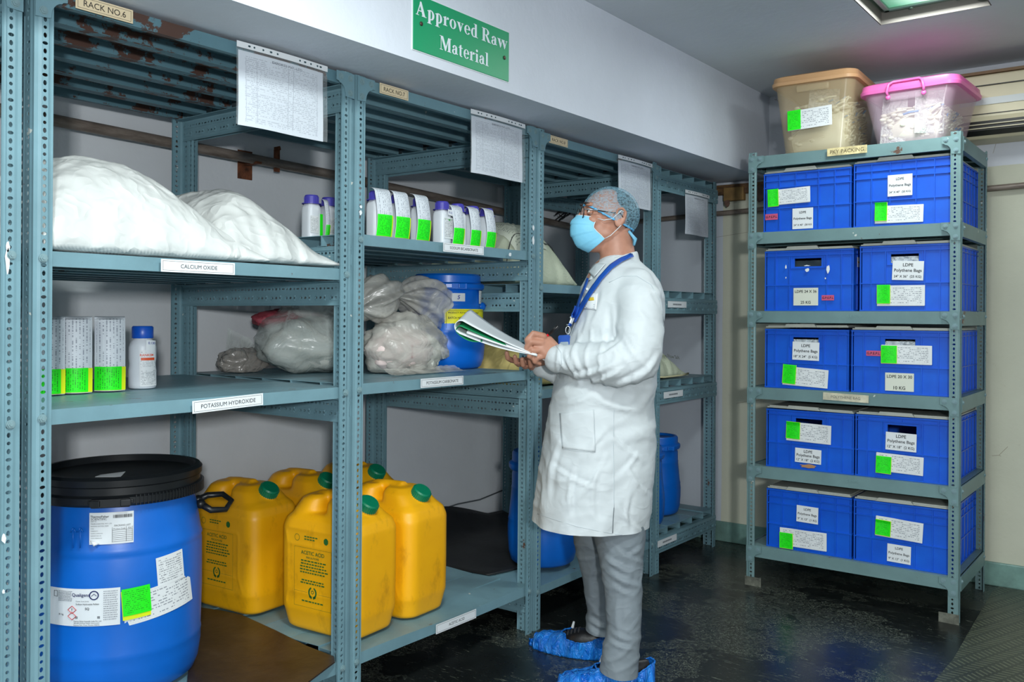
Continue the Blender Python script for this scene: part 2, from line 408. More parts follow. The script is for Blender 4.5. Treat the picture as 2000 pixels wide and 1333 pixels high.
# ------------------------------------------------------------------ recessed lamps
m_frame = plain('lamp_frame_metal', (138, 160, 150), .35, .6)
t = NT('lamp_diffuser'); co = t.coord(); sep = t.new('ShaderNodeSeparateXYZ'); t.lk(co, sep.inputs[0])
f = t.math('SUBTRACT', 1.0, t.math('MULTIPLY', t.math('POWER', t.math('ABSOLUTE', t.math('SUBTRACT', sep.outputs[0], .03)), 1.6), 13.0))
f = t.math('MULTIPLY', f, t.math('SUBTRACT', 1.0, t.math('MULTIPLY', t.math('POWER', t.math('ABSOLUTE', sep.outputs[1]), 2.0), 9.0)))
t.lk(t.ramp(f, [(.2, (84, 190, 140)), (.62, (190, 240, 215)), (.85, (255, 255, 255))]), t.b.inputs['Emission Color'])
t.lk(t.math('ADD', .42, t.math('MULTIPLY', t.math('MAXIMUM', f, 0.0), 1.5)), t.b.inputs['Emission Strength'])
t.b.inputs['Base Color'].default_value = (.4, .6, .5, 1)
dif = t.m
m_rec = plain('recess_paint', (108, 103, 98), .7)
wh = ['above the crate rack', 'in the middle of the room', 'behind the camera']
for k, (lx, ly) in enumerate(LAMPS):
    L = thing('ceiling_light', 'square recessed ceiling light with green tinted diffuser ' + wh[k], 'ceiling light', (lx, ly, ZC + .012), group=None)
    b = MB(); q = LW - .001
    for a in ((-q, q, -q, -q + .004), (-q, q, q - .004, q), (-q, -q + .004, -q, q), (q - .004, q, -q, q)): b.box(*a, -.012, .055)
    b.build('housing', m_rec, L)
    b = MB(); q = .185
    for a in ((-q, q, -q, -q + .022), (-q, q, q - .022, q), (-q, -q + .022, -q, q), (q - .022, q, -q, q)): b.box(*a, .030, .042)
    b.build('frame', m_frame, L, bevel=.003)
    b = MB(); b.box(-.17, .17, -.17, .17, .040, .048); b.build('diffuser', dif, L)
    for sx in (-.08, .1):
        b = MB(); b.lathe([(.006, 0), (.008, .004), (.004, .006)], 12, (sx, .176, .024)); b.build('screw', m_frame, L, smooth=True)

# ------------------------------------------------------------------ pipes along the walls
t = NT('old_iron_pipe'); co = t.coord()
t.lk(t.ramp(t.noise(t.mapping(co, (1, 1, 6)), 7, 6, .7), [(.3, (92, 80, 72)), (.55, (132, 120, 110)), (.75, (146, 138, 130))]), t.b.inputs['Base Color'])
t.set(Roughness=.45, Metallic=.15); t.bump(t.noise(co, 60, 3), .2, .002); pipe = t.m
P = thing('wall_pipe', 'long old iron pipe running along the left wall behind the racks', 'pipe')
b = MB(); b.tube([(-3.13, -2.4, 2.03), (-3.13, .5, 1.975), (-3.13, 1.37, 1.957), (-3.13, 2.85, 1.928), (-3.13, 4.6, 1.862), (-3.13, 4.87, 1.85)], .0205, 14); b.build('pipe', pipe, P, smooth=True, angle=50)
m_rust = plain('rusted_iron', (104, 62, 40), .8, .2, var=.4, vs=30, bs=60, bst=.5)
for y in (2.375, .3):
    z = 1.945 if y > 1 else 1.98
    if y > 3: z = 1.912
    b = MB(); b.box(XW, XW + .006, y - .035, y + .035, z - .085, z + .035); b.box(XW, -3.10, y - .012, y + .012, z - .028, z - .02); b.build('bracket', m_rust, P); b = MB()
    b.box(-3.135, -3.125, y + .10, y + .125, z - .045, z + .05); b.tube([(-3.13, y + .10, z + .05), (-3.11, y + .115, z + .055)], .009, 8)
    b.build('clamp', m_rust, P)
P = thing('wall_pipe', 'thin grey iron pipe running along the back wall behind the crate rack', 'pipe')
b = MB(); b.tube([(-3.1, 4.885, 1.86), (-2.3, 4.885, 1.886), (-.64, 4.885, 1.925), (1.55, 4.885, 1.97)], .0145, 12)
b.build('pipe', pipe, P, smooth=True, angle=50)
for x in (-1.9, -.2): b = MB(); b.box(x - .01, x + .01, 4.898, YB, 1.88, 1.94); b.build('bracket', m_rust, P)
# cable hanging off the left wall over rack 8, and one low down behind rack 7
cab = plain('black_cable', (20, 20, 22), .5)
b = MB(); rnd = random.Random(3)
for k in range(7):
    y0 = 3.72; pts = []
    for q in range(9):
        s = q / 8; pts.append((-3.12 + .03 * rnd.random(), 4.86 - s * (.26 + .05 * rnd.random()) + .02 * rnd.random(), 2.0 - .11 * s - .03 * math.sin(s * 6 + k) * s + rnd.random() * .012))
    b.tube(pts, .004, 6)
tag(b.build('cable_bundle', cab, smooth=True), 'tangle of black cables hanging from the left wall pipe beside the hair net', 'cable')
b = MB(); b.tube([(-3.185, 3.2, .20), (-3.185, 3.5, .255), (-3.18, 3.75, .27), (-3.185, 3.95, .262), (-3.18, 4.3, .30)], .004, 8)
tag(b.build('cable', plain('grey_cable', (90, 96, 100), .5), smooth=True), 'thin grey cable sagging along the left wall above the black sheet', 'cable')
# rotten wooden batten let into the back wall
t = NT('rotten_wood'); co = t.coord()
t.lk(t.ramp(t.noise(t.mapping(co, (2, 1, 9)), 9, 6, .7), [(.3, (46, 34, 28)), (.5, (92, 66, 42)), (.7, (126, 94, 52))]), t.b.inputs['Base Color']); t.set(Roughness=.8)
t.bump(t.noise(co, 30, 4), .6, .01); wood = t.m
W = thing('wooden_batten', 'rotten brown wooden batten with torn paper along the back wall', 'wood')
b = MB(); b.box(-2.3, -1.0, 4.875, YB, 1.995, 2.05)
b.build('batten', wood, W, bevel=.004)
b = MB(); b.box(-2.15, -2.03, 4.862, 4.9, 1.955, 2.03); b.build('block', plain('pale_wood', (138, 108, 62), .7, var=.15, vs=12), W, bevel=.003)
def scrap(c, s, seed, n=14):
    r_ = random.Random(seed); pts = []
    for k in range(n):
        a = 2 * math.pi * k / n; q = .55 + .45 * r_.random(); pts.append((c[0] + s[0] * q * math.cos(a), c[1] + s[1] * q * math.sin(a)))
    return pts
for k, (cx, cz, sx, sz) in enumerate(((-1.93, 1.985, .05, .055), (-1.89, 2.01, .06, .04), (-1.72, 2.01, .08, .09), (-1.66, 1.94, .05, .06), (-2.12, 1.94, .02, .03))):
    b = MB(); b.prism(scrap((cx, cz), (sx, sz), k), -.004, .004, M=Matrix.Translation((0, 4.865 - k * .003, 0)) @ Matrix.Rotation(R(90), 4, 'X')); b.build('torn_flap', plain('torn_brown_paper', (84, 62, 52), .7, var=.4, vs=20, bs=20, bst=.6), W, fix=True)

# ------------------------------------------------------------------ air conditioner
acm = plain('air_conditioner_plastic', (204, 196, 166), .45, var=.04, vs=2)
acd = plain('air_conditioner_dark', (24, 24, 24), .5)
A = thing('air_conditioner', 'beige wall mounted air conditioner high on the back wall', 'air conditioner', (-.95, YB, 2.14))
b = MB(); b.prism([(0, .297), (-.2, .297), (-.235, .285), (-.245, .09), (-.225, .05), (-.17, .0), (0, .0)], 0, 1.0, M=Matrix(((0, 0, 1, 0), (1, 0, 0, 0), (0, 1, 0, 0), (0, 0, 0, 1))))
b.build('body', acm, A, bevel=.006, fix=True)
for z in (.233, .10): b = MB(); b.box(.005, .995, -.2475, -.235, z, z + .004); b.build('seam', acd, A)
b = MB(); b.box(-.005, 1.005, -.242, 0, .29, .303); b.build('top_edge', plain('brown_plastic', (118, 92, 62), .5), A)
b = MB(); b.prism([(-.236, .072), (-.238, .028), (-.19, .012), (-.19, .03)], .03, .97, M=Matrix(((0, 0, 1, 0), (1, 0, 0, 0), (0, 1, 0, 0), (0, 0, 0, 1)))); b.build('outlet', acd, A, fix=True)
for z in (.035, .053): b = MB(); b.box(.03, .97, -.246, -.22, z, z + .004); b.build('louvre', acm, A)
c_ = card(A, frame((.235, -.2475, .16), (1, 0, 0), (0, 0, 1)), .34, .032, plain('tape_strip', (190, 196, 196), .4), 'label_strip')
text('H2/GR/RMS/M2/AC-105', c_, INK, w=.315, bold=.01)

# ------------------------------------------------------------------ green sign, bold serif lettering
def ring(b, cx, cy, rx, ry, ix, iy, a0=0, a1=360, n=28, sx=0):
    o = len(b.v)
    for k in range(n + 1):
        a = R(a0 + (a1 - a0) * k / n)
        b.v.append((cx + rx * math.cos(a), cy + ry * math.sin(a), 0)); b.v.append((cx + sx + ix * math.cos(a), cy + iy * math.sin(a), 0))
    for k in range(n): q = o + 2 * k; b.f.append((q, q + 2, q + 3, q + 1)); b.mi.append(0)
def poly(b, pts): b.add([(x, y, 0) for x, y in pts], [tuple(range(len(pts)))])
def rect(b, x0, y0, x1, y1): poly(b, [(x0, y0), (x1, y0), (x1, y1), (x0, y1)])
T_, H_, XH = .17, .05, .66   # stem, hairline, x-height (cap height 1)
def glyph(ch):
    b = MB()
    if ch == 'A':
        poly(b, [(.05, 0), (.12, 0), (.37, .9), (.33, 1)]); poly(b, [(.30, 1), (.40, 1), (.70, 0), (.49, 0), (.27, .84)])
        rect(b, .18, .30, .55, .37); rect(b, 0, 0, .23, .05); rect(b, .42, 0, .78, .05); w = .80
    elif ch == 'p':
        rect(b, .07, -.3, .07 + T_, XH - .03); rect(b, 0, -.3, .33, -.25); poly(b, [(0, .58), (.20, XH + .02), (.24, XH + .02), (.24, .54), (0, .54)])
        ring(b, .27, .33, .25, .35, .09, .28, -120, 120); w = .56
    elif ch == 'r':
        rect(b, .07, 0, .07 + T_, XH - .03); rect(b, 0, 0, .33, .05); poly(b, [(0, .58), (.20, XH + .02), (.24, XH + .02), (.24, .54), (0, .54)])
        poly(b, [(.22, .42), (.30, .60), (.36, .67), (.36, .50), (.27, .47)]); b.sphere((.37, .58, 0), (.085, .09, .0001), 16, 4); w = .46
    elif ch == 'o': ring(b, .27, .33, .26, .35, .10, .30); w = .56
    elif ch == 'v' or ch == 'w':
        def V(x):
            poly(b, [(x + .03, XH - .02), (x + .22, XH - .02), (x + .36, .18), (x + .28, -.02), (x + .25, -.02)]); poly(b, [(x + .25, -.02), (x + .29, -.02), (x + .47, XH - .02), (x + .42, XH - .02), (x + .28, .16)])
            rect(b, x - .01, XH - .05, x + .28, XH); rect(b, x + .36, XH - .05, x + .54, XH)
        V(0); w = .54
        if ch == 'w': V(.37); w = .92
    elif ch == 'e':
        ring(b, .27, .33, .25, .35, .10, .30, 20, 325); rect(b, .09, .33, .50, .385); poly(b, [(.50, .33), (.52, .385), (.44, .60), (.35, .5), (.36, .33)]); w = .52
    elif ch == 'd':
        rect(b, .33, 0, .33 + T_, 1.0); rect(b, .24, .95, .42, 1.0); rect(b, .42, 0, .60, .05); ring(b, .27, .33, .25, .35, .09, .28, 60, 300); w = .60
    elif ch == 'R':
        rect(b, .08, 0, .08 + T_ + .02, 1); rect(b, 0, 0, .36, .05); rect(b, 0, .95, .4, 1)
        ring(b, .33, .74, .30, .26, .13, .21, -90, 90); rect(b, .2, .48, .36, .53); poly(b, [(.30, .5), (.46, .52), (.72, .04), (.52, .02)]); rect(b, .52, 0, .80, .05); w = .78
    elif ch == 'a':
        rect(b, .27, .04, .27 + T_, .48); ring(b, .25, .46, .19, .21, .04, .16, 0, 160); b.sphere((.12, .50, 0), (.075, .08, .0001), 16, 4)
        ring(b, .21, .19, .20, .20, .06, .13, 60, 320); poly(b, [(.27, .34), (.27, .40), (.12, .34), (.14, .30)]); poly(b, [(.4, .04), (.5, .03), (.52, .10), (.44, .10)]); w = .52
    elif ch == 'M':
        rect(b, .09, 0, .14, 1); rect(b, 0, 0, .26, .05); rect(b, 0, .95, .26, 1); poly(b, [(.08, 1), (.28, 1), (.56, .22), (.48, 0), (.44, 0)])
        poly(b, [(.46, 0), (.52, 0), (.78, 1), (.70, 1), (.48, .2)]); rect(b, .70, 0, .70 + T_ + .02, 1); rect(b, .62, 0, .97, .05); rect(b, .74, .95, .97, 1); w = .99
    elif ch == 't':
        rect(b, .10, .10, .10 + T_ - .01, .80); poly(b, [(0, .60), (.10, .64), (.20, .86), (.25, .86), (.25, .60)]); rect(b, .02, XH - .06, .38, XH); ring(b, .26, .14, .16, .16, .03, .09, 180, 310); w = .40
    elif ch == 'i':
        rect(b, .08, 0, .08 + T_, XH - .02); rect(b, 0, 0, .33, .05); rect(b, 0, XH - .07, .2, XH - .02); b.sphere((.165, .86, 0), (.095, .10, .0001), 18, 4); w = .34
    elif ch == 'l': rect(b, .08, 0, .08 + T_, 1); rect(b, 0, 0, .33, .05); rect(b, 0, .95, .2, 1); w = .34
    else: w = .26
    return b, w
def serif(s, parent, mat, x0, y0, cap, width, name='lettering'):
    out = MB(); x = 0
    for ch in s:
        b, w_ = glyph(ch); out.add([(p[0] + x, p[1], p[2] + .0001 * (k % 3)) for k, p in enumerate(b.v)], b.f); x += w_ + .03
    k = width / x; out.v = [(x0 + p[0] * k, y0 + p[1] * cap, .0008 + p[2] * .1) for p in out.v]
    return out.build(name, mat, parent)
SG = thing('wall_sign', 'green sign with white serif words Approved Raw Material on the beam', 'sign', (XB, 2.26, 2.187), R(90))
b = MB(); b.box(-.24, .24, -.006, 0, -.085, .085); bd = b.build('sign_board', plain('sign_green', (10, 148, 98), .4), SG, bevel=.001)
b = MB(); b.box(-.2425, .2425, -.003, 0, -.0875, .0875); b.build('backing', PAPER, SG)
fr = Matrix(((1, 0, 0, 0), (0, 0, -1, -.0065), (0, 1, 0, 0), (0, 0, 0, 1)))
ww = plain('sign_white', (216, 226, 232), .5)
o = serif('Approved Raw', bd, ww, -.232, .022, .044, .464); o.matrix_local = fr @ o.matrix_basis
o = serif('Material', bd, ww, -.122, -.058, .044, .250); o.matrix_local = fr @ o.matrix_basis
for x, z in ((-.207, -.001), (.213, -.008)):
    b = MB(); b.lathe([(.0068, 0), (.0068, .002), (.004, .004)], 14, M=fr @ Matrix.Translation((x, z, .0))); b.build('screw', plain('screw_dark', (84, 72, 62), .4, .7), SG)
# ------------------------------------------------------------------ slotted-angle racks
def slot(kind, seg=12):
    if kind == 'v': a, c = .0042, .0062
    elif kind == 'h': a, c = .0066, .0042
    elif kind == 'r': a, c = .0042, .0042
    elif kind == 's': a, c = .0022, .0085
    else: a, c = .003, .003
    return [(a * math.cos(2 * math.pi * (k + .5) / seg), c * math.sin(2 * math.pi * (k + .5) / seg)) for k in range(seg)]
def holed(b, L, W, rows, M, pitch=.0185):
    """strip L long (along Y) and W wide (X) with a column of slots per row entry (centre x, pattern)"""
    n = int(L / pitch); pitch = L / n; hw = .0088
    xs = []
    for cx, _ in rows: xs += [cx - hw, cx + hw]
    ed = [0] + xs + [W]
    for k in range(0, len(ed), 2):
        if ed[k + 1] - ed[k] > 1e-5: b.add([M @ Vector((x, y, 0)) for x, y in ((ed[k], 0), (ed[k + 1], 0), (ed[k + 1], L), (ed[k], L))], [(0, 1, 2, 3)])
    for cx, pat in rows:
        for i in range(n):
            ch = pat[i % len(pat)]; y0, y1 = i * pitch, (i + 1) * pitch; yc = (y0 + y1) / 2
            if ch == ' ': b.add([M @ Vector((x, y, 0)) for x, y in ((cx - hw, y0), (cx + hw, y0), (cx + hw, y1), (cx - hw, y1))], [(0, 1, 2, 3)]); continue
            hp = slot(ch); N = len(hp); h2 = pitch / 2      # 12 points round the slot, 12 round its cell, four of them in the corners
            q = ((1, .3), (1, 1), (.3, 1)); O12 = list(q) + [(-x, y) for x, y in q[::-1]] + [(-x, -y) for x, y in q] + [(x, -y) for x, y in q[::-1]]
            o = [(cx + x * hw, yc + y * h2) for x, y in O12]; I = [(cx + x, yc + y) for x, y in hp]
            vs = [M @ Vector((x, y, 0)) for x, y in o + I]; fs = [(k, (k + 1) % N, N + (k + 1) % N, N + k) for k in range(N)]
            b.add(vs, fs)
VERT = 'vvrvh'; VERT = 'vrvh'
R1, R2 = 'srvr', ' rvr'
LEG = {}
def post_mesh(h, fw, sw, mat, flip=False):
    """front leg from x=0 to fw in the plane y=0, side leg back from the corner x=0 to y=sw"""
    key = ('p', h, fw, sw, mat.name, flip)
    if key in LEG: return LEG[key]
    b = MB(); s = -1 if flip else 1
    holed(b, h, fw, [(fw * .56, VERT)], Matrix(((s, 0, 0, 0), (0, 0, 1, 0), (0, 1, 0, 0), (0, 0, 0, 1))))
    rows = [(sw * .55, VERT)] if sw < .06 else [(sw * .32, VERT), (sw * .74, VERT)]
    holed(b, h, sw, rows, Matrix(((0, 0, 1, 0), (1, 0, 0, 0), (0, 1, 0, 0), (0, 0, 0, 1))))
    bm = bmesh.new(); me = b.mesh('post', mat); bm.from_mesh(me)
    bmesh.ops.remove_doubles(bm, verts=bm.verts, dist=1e-5); bmesh.ops.recalc_face_normals(bm, faces=bm.faces)
    bmesh.ops.solidify(bm, geom=bm.faces[:], thickness=.0022); bm.to_mesh(me); bm.free(); LEG[key] = me; return me
def rail_mesh(L, mat):
    key = ('r', L, mat.name)
    if key in LEG: return LEG[key]
    b = MB()    # along +X, vertical face 80 mm high from z=0 down, flange 35 mm at the top
    holed(b, L, .078, [(.022, R1), (.052, R2)], Matrix(((0, 1, 0, 0), (0, 0, 1, 0), (-1, 0, 0, 0), (0, 0, 0, 1))))
    b.add([(0, 0, 0), (L, 0, 0), (L, .035, 0), (0, .035, 0)], [(0, 1, 2, 3)])
    bm = bmesh.new(); me = b.mesh('side_rail', mat); bm.from_mesh(me)
    bmesh.ops.remove_doubles(bm, verts=bm.verts, dist=1e-5); bmesh.ops.recalc_face_normals(bm, faces=bm.faces)
    bmesh.ops.solidify(bm, geom=bm.faces[:], thickness=.0022); bm.to_mesh(me); bm.free(); LEG[key] = me; return me
BOLT = None
def bolt(parent, x, y, z, M=None):
    global BOLT
    if BOLT is None:
        b = MB(); pr = [(math.cos(R(60 * k)) * .0085, math.sin(R(60 * k)) * .0085) for k in range(6)]
        b.prism(pr, 0, .004); b.prism([(p[0] * .55, p[1] * .55) for p in pr], .004, .006); b.lathe([(.0105, -.001), (.0105, .001)], 14)
        BOLT = b.mesh('bolt', steel('bolt_steel', (122, 150, 156), chip=False))
        bm = bmesh.new(); bm.from_mesh(BOLT); bmesh.ops.recalc_face_normals(bm, faces=bm.faces); bm.to_mesh(BOLT); bm.free()
    return link('bolt', BOLT, parent, (M or Matrix.Identity(4)) @ (Matrix.Translation((x, y, z)) @ Matrix.Rotation(R(90), 4, 'X')))
def gusset(parent, x, z, sx, sz, mat, size=.075, y=-.0035, bolts=True):
    b = MB(); s = size; pts = [(0, 0), (s, 0), (s, .03), (s * .86, .032)]
    for k in range(7):
        a = R(90 * k / 6); pts.append((.036 + (s * .82 - .036) * (1 - math.sin(a)), .036 + (s * 1.0 - .036) * (1 - math.cos(a))))
    pts += [(.03, s * 1.02), (0, s * 1.04)]
    b.prism([(p[0] * sx, p[1] * sz) for p in pts], 0, .002, M=Matrix(((1, 0, 0, x), (0, 0, -1, y), (0, 1, 0, z), (0, 0, 0, 1))))
    g = b.build('gusset_plate', mat, parent, fix=True)
    if bolts:
        for bx, bz in ((.058, .016), (.018, .016), (.018, .062)): bolt(g, x + bx * sx, y - .002, z + bz * sz)
    return g
def pans(parent, w, d, z, mat, n=6, along=True, lip=.036, name='shelf', wavy=0, inset=0):
    """shelf of n channel-shaped steel panels; top face at height z"""
    b = MB(); t = .0018; L, Wd = (w, d) if along else (d, w); pw = Wd / n
    sect = lambda c0, c1: [(c0 + .001, 0), (c1 - .001, 0), (c1 - .001, -lip), (c1 - .02, -lip), (c1 - .02, -lip + t), (c1 - .001 - t, -lip + t), (c1 - .001 - t, -t), (c0 + .001 + t, -t), (c0 + .001 + t, -lip + t), (c0 + .02, -lip + t), (c0 + .02, -lip), (c0 + .001, -lip)]
    rnd = random.Random(int(z * 100) + int(w * 10))
    for k in range(n):
        sc_ = sect(k * pw, (k + 1) * pw); N = 12; o = len(b.v); S_ = 12 if wavy else 1
        ph = rnd.random() * 6
        for q in range(S_ + 1):
            l = inset + (L - 2 * inset) * q / S_
            for (c, zz) in sc_:
                dz = wavy * math.sin(ph + l * 7) * (1 if zz > -.01 else .3) * (1 if c - k * pw < pw / 2 else -1)
                b.v.append((l, c, z + zz + dz) if along else (c, l, z + zz + dz))
        for q in range(S_):
            for i in range(N): a = o + q * N + i; a2 = o + q * N + (i + 1) % N; b.f.append((a, a2, a2 + N, a + N)); b.mi.append(0)
        for q, rv in ((0, 0), (S_, 1)):
            e = [o + q * N + i for i in range(N)]
            for f in ((0, 1, 6, 7), (1, 2, 5, 6), (2, 3, 4, 5), (0, 7, 8, 11), (8, 9, 10, 11)): b.f.append(tuple(e[i] for i in f)); b.mi.append(0)
    return b.build(name, mat, parent, fix=True)
def rack(label, loc, rz, w, d, h, levels, mat, group, across=(), fw=.045, sw=.073, railmat=None, n=6, beam=.036, gus='top', lean=(0, 0), topmat=None, lowgap=True):
    T = thing('storage_rack', label, 'rack', loc, rz, group); railmat = railmat or mat
    # posts: front left/right, back left/right. leaning slightly as the real ones do
    pA, pB = post_mesh(h, fw, sw, mat), post_mesh(h, fw, sw, mat, True)
    back = Matrix.Rotation(math.pi, 4, 'Z')
    def lean_m(k): m = Matrix.Identity(4); m[0][2] = k; return m
    for nm, me, M in (('l', pA, Matrix.Translation((0, 0, 0)) @ lean_m(lean[0])), ('r', pB, Matrix.Translation((w, 0, 0)) @ lean_m(lean[1])),
                      ('bl', pB, Matrix.Translation((0, d, 0)) @ back), ('br', pA, Matrix.Translation((w, d, 0)) @ back)):
        o = link('post', me, T)
        o.matrix_local = M
        bm_ = None
    for i, z in enumerate(levels):
        al = i not in across; top = i == 0
        m_ = (topmat or mat) if top else mat
        wv = .0035 if (i == len(levels) - 1 and h > 2.05 - .1 and d > .8) else .0
        if al:
            sh = MB
            pans(T, w - .012, d - .012, z, m_, n, True, beam, wavy=wv).location = (.006, .006, 0)
            if gus == 'all':
                for x0_, x1_ in ((-.0045, -.0005), (w + .0005, w + .0045)):
                    b = MB(); b.box(x0_, x1_, .036, d - .036, z - beam - .004, z + .001); b.box(min(x0_, x1_ - .02) if x0_ > 0 else x0_, x1_ if x0_ > 0 else x0_ + .02, .036, d - .036, z - beam - .006, z - beam - .004); sb = b.build('side_beam', mat, T)
                    sx_ = 1 if x0_ > 0 else -1
                    for yb_ in (.05, d - .05): bolt(sb, 0, 0, 0, M=Matrix.Translation((x1_ if sx_ > 0 else x0_, yb_, z - .022)) @ rotz(R(90 * sx_)))
            for x, s in (((.0025, 1), (w - .0025, -1)) if gus != 'all' else ()):
                r_ = link('side_rail', rail_mesh(d - .02, railmat), T)
                r_.matrix_local = Matrix.Translation((x + (0 if s > 0 else 0), .01, z - beam - .002)) @ (Matrix(((0, 1, 0, 0), (1, 0, 0, 0), (0, 0, 1, 0), (0, 0, 0, 1))) if s > 0 else Matrix(((0, -1, 0, 0), (1, 0, 0, 0), (0, 0, 1, 0), (0, 0, 0, 1))))
        else:
            pans(T, w - .012, d - .012, z, m_, n - 1, False, beam, wavy=wv).location = (.006, .006, 0)
            for y, s in ((-.003, 1), (d + .003, -1)):
                r_ = link('side_rail', rail_mesh(w - .004, railmat), T)
                r_.matrix_local = Matrix.Translation((.002, y, z - beam - .002)) @ (Matrix.Identity(4) if s > 0 else Matrix(((1, 0, 0, 0), (0, -1, 0, 0), (0, 0, 1, 0), (0, 0, 0, 1))))
        if al and (gus == 'all' or (top and gus)):
            for x, sx in ((0, 1), (w, -1)): gusset(T, x + lean[0 if sx > 0 else 1] * z, z, sx, -1, mat)
        elif al:
            for x, sx in ((0, 1), (w, -1)): bolt(T, x + sx * .022 + lean[0 if sx > 0 else 1] * z, -.004, z - .018)
    return T
XR = -2.15
def rot_rack(y0): return (XR, y0, 0), R(90)
GR = 'blue-grey slotted angle racks along the left wall'
LR = dict(mat=STEEL, group=GR, railmat=STEEL)
HL = 2.062
rk5 = rack('blue-grey slotted rack cut off by the left edge of the picture', *rot_rack(.055), .93, .92, HL, [2.058, 1.44, 1.055, .19], **LR)
rk6 = rack('blue-grey slotted rack headed RACK NO.6 with rust under its top shelf', *rot_rack(1.012), .985, .92, HL, [2.058, 1.437, 1.062, .19], topmat=RUSTY, lean=(0, .006), **LR)
rk7 = rack('blue-grey slotted rack headed RACK NO.7 holding the yellow jerrycans', *rot_rack(2.012), .995, .92, HL, [2.058, 1.553, 1.068, .192], lean=(.006, .008), **LR)
rk8 = rack('blue-grey slotted rack headed RACK NO.8 behind the standing man', *rot_rack(3.022), 1.03, .92, HL, [2.05, 1.425, .985, .175], lean=(.008, .008), **LR)
rk9 = rack('blue-grey slotted rack in the far corner with its shelf panels laid crosswise', *rot_rack(4.062), .72, .92, 2.05, [2.045, 1.425, .965, .215], across=(0, 1, 2, 3), lean=(0, -.012), **LR)
GX0, GY0 = -1.722, 4.19
rkr = rack('grey-green rack of blue crates against the back wall', (GX0, GY0, 0), 0, .935, .61, 2.085, [2.066, 1.70, 1.322, .955, .577, .193], mat=STEELR, group=None, fw=.04, sw=.04, n=3, beam=.055, gus='all')
# foot plates
for T, w_, d_ in ((rkr, .935, .61),):
    for x in (0, w_):
        b = MB(); b.box(-.005 if x == 0 else -.075, .075 if x == 0 else .005, -.006, -.003, 0, .042); b.build('foot_plate', plain('muddy_steel', (96, 98, 88), .7, var=.25, vs=40), T, M=Matrix.Translation((x, 0, 0)))
for T in (rk6, rk7, rk8, rk9):
    b = MB(); 
# paint chips and scraps of tape on posts
def scrapcard(T, x, z, w_, h_, seed, mat=None, y=-.0032):
    b = MB(); r_ = random.Random(seed); n = 11
    pts = [((.5 + .5 * r_.uniform(.6, 1) * math.cos(2 * math.pi * k / n) - .5) * w_, (.5 * r_.uniform(.6, 1) * math.sin(2 * math.pi * k / n)) * h_) for k in range(n)]
    b.prism(pts, 0, .0006, M=Matrix(((1, 0, 0, x), (0, 0, -1, y), (0, 1, 0, z), (0, 0, 0, 1)))); return b.build('tape_scrap', mat or PAPER, T, fix=True)
for T, x, z, a, c in ((rk5, .899, 1.41, .012, .07), (rk5, .90, 1.44, .01, .03), (rk5, .895, .78, .012, .028), (rk5, .895, .66, .008, .012), (rk7, .029, 1.62, .014, .02), (rk7, .03, 1.64, .013, .012), (rk7, .985, 1.65, .018, .03), (rk7, .985, 1.60, .018, .045), (rk7, .985, 1.22, .012, .035), (rk7, .972, 1.10, .01, .02), (rk7, .60, 1.535, .015, .014), (rk7, .83, 1.532, .02, .018)):
    scrapcard(T, x, z, a, c, int(x * 100 + z * 37))

# shelf name strips
SER = []
def strip(T, ya, yb, zc, hgt, s, w_txt, tilt=0, base=PAPER, ink=INK, y0=0, label=None, sx=1.0, border=True):
    x0 = ya - T.location.y; x1 = yb - T.location.y
    c_ = card(T, frame(((x0 + x1) / 2, -.0042 + y0, zc), (1, 0, 0), (0, 0, 1)), x1 - x0, hgt, base, 'label_strip', label, tilt=tilt)
    text(s, c_, ink, w=w_txt, sx=sx, z=.0014)
    if border:
        b = MB(); a, q = (x1 - x0) / 2 - .005, hgt / 2 - .004
        for e in ((-a, a, -q, -q + .0007), (-a, a, q - .0007, q), (-a, -a + .0007, -q, q), (a - .0007, a, -q, q)): b.box(*e, .0009, .0012)
        b.build('border', ink, c_)
    return c_
TAN = plain('tan_label', (232, 214, 178), .5); BRN = plain('brown_ink', (110, 70, 40), .6)
strip(rk6, 1.335, 1.562, 1.417, .033, 'CALCIUM OXIDE', .112)
strip(rk6, 1.43, 1.661, 1.043, .034, 'POTASSIUM HYDROXIDE', .178, tilt=.03)
strip(rk7, 2.443, 2.674, 1.536, .032, 'SODIUM BICARBONATE', .160)
strip(rk7, 2.329, 2.559, 1.054, .032, 'POTASSIUM CARBONATE', .172)
strip(rk7, 2.417, 2.642, .174, .034, 'ACETIC ACID', .088)
c_ = strip(rk7, 2.122, 2.258, 2.040, .034, 'RACK NO.7', .1, base=TAN)
c_ = strip(rk8, 3.105, 3.244, 2.030, .033, 'RACK NO.8', .1, base=TAN)
c_ = strip(rk6, 1.106, 1.253, 2.040, .034, 'RACK NO.6', .108, base=TAN)
for ya, yb, z, s in ((4.171, 4.382, 1.356, ''), (4.132, 4.346, .893, ''), (4.076, 4.285, .149, '')):
    x0_, x1_ = ya - rk9.location.y, yb - rk9.location.y
    cc = card(rk9, frame(((x0_ + x1_) / 2, -.0082, z), (1, 0, 0), (0, 0, 1)), x1_ - x0_, .032, PAPER, 'label_strip')
    b = MB(); q_ = -.05
    for k in range(11): l_ = (.005, .008, .006)[k % 3]; b.box(q_, q_ + l_, -.004, .004, .0010, .0013); q_ += l_ + .0025
    b.build('faded_print', plain('faded_grey_ink', (110, 116, 122), .6), cc)
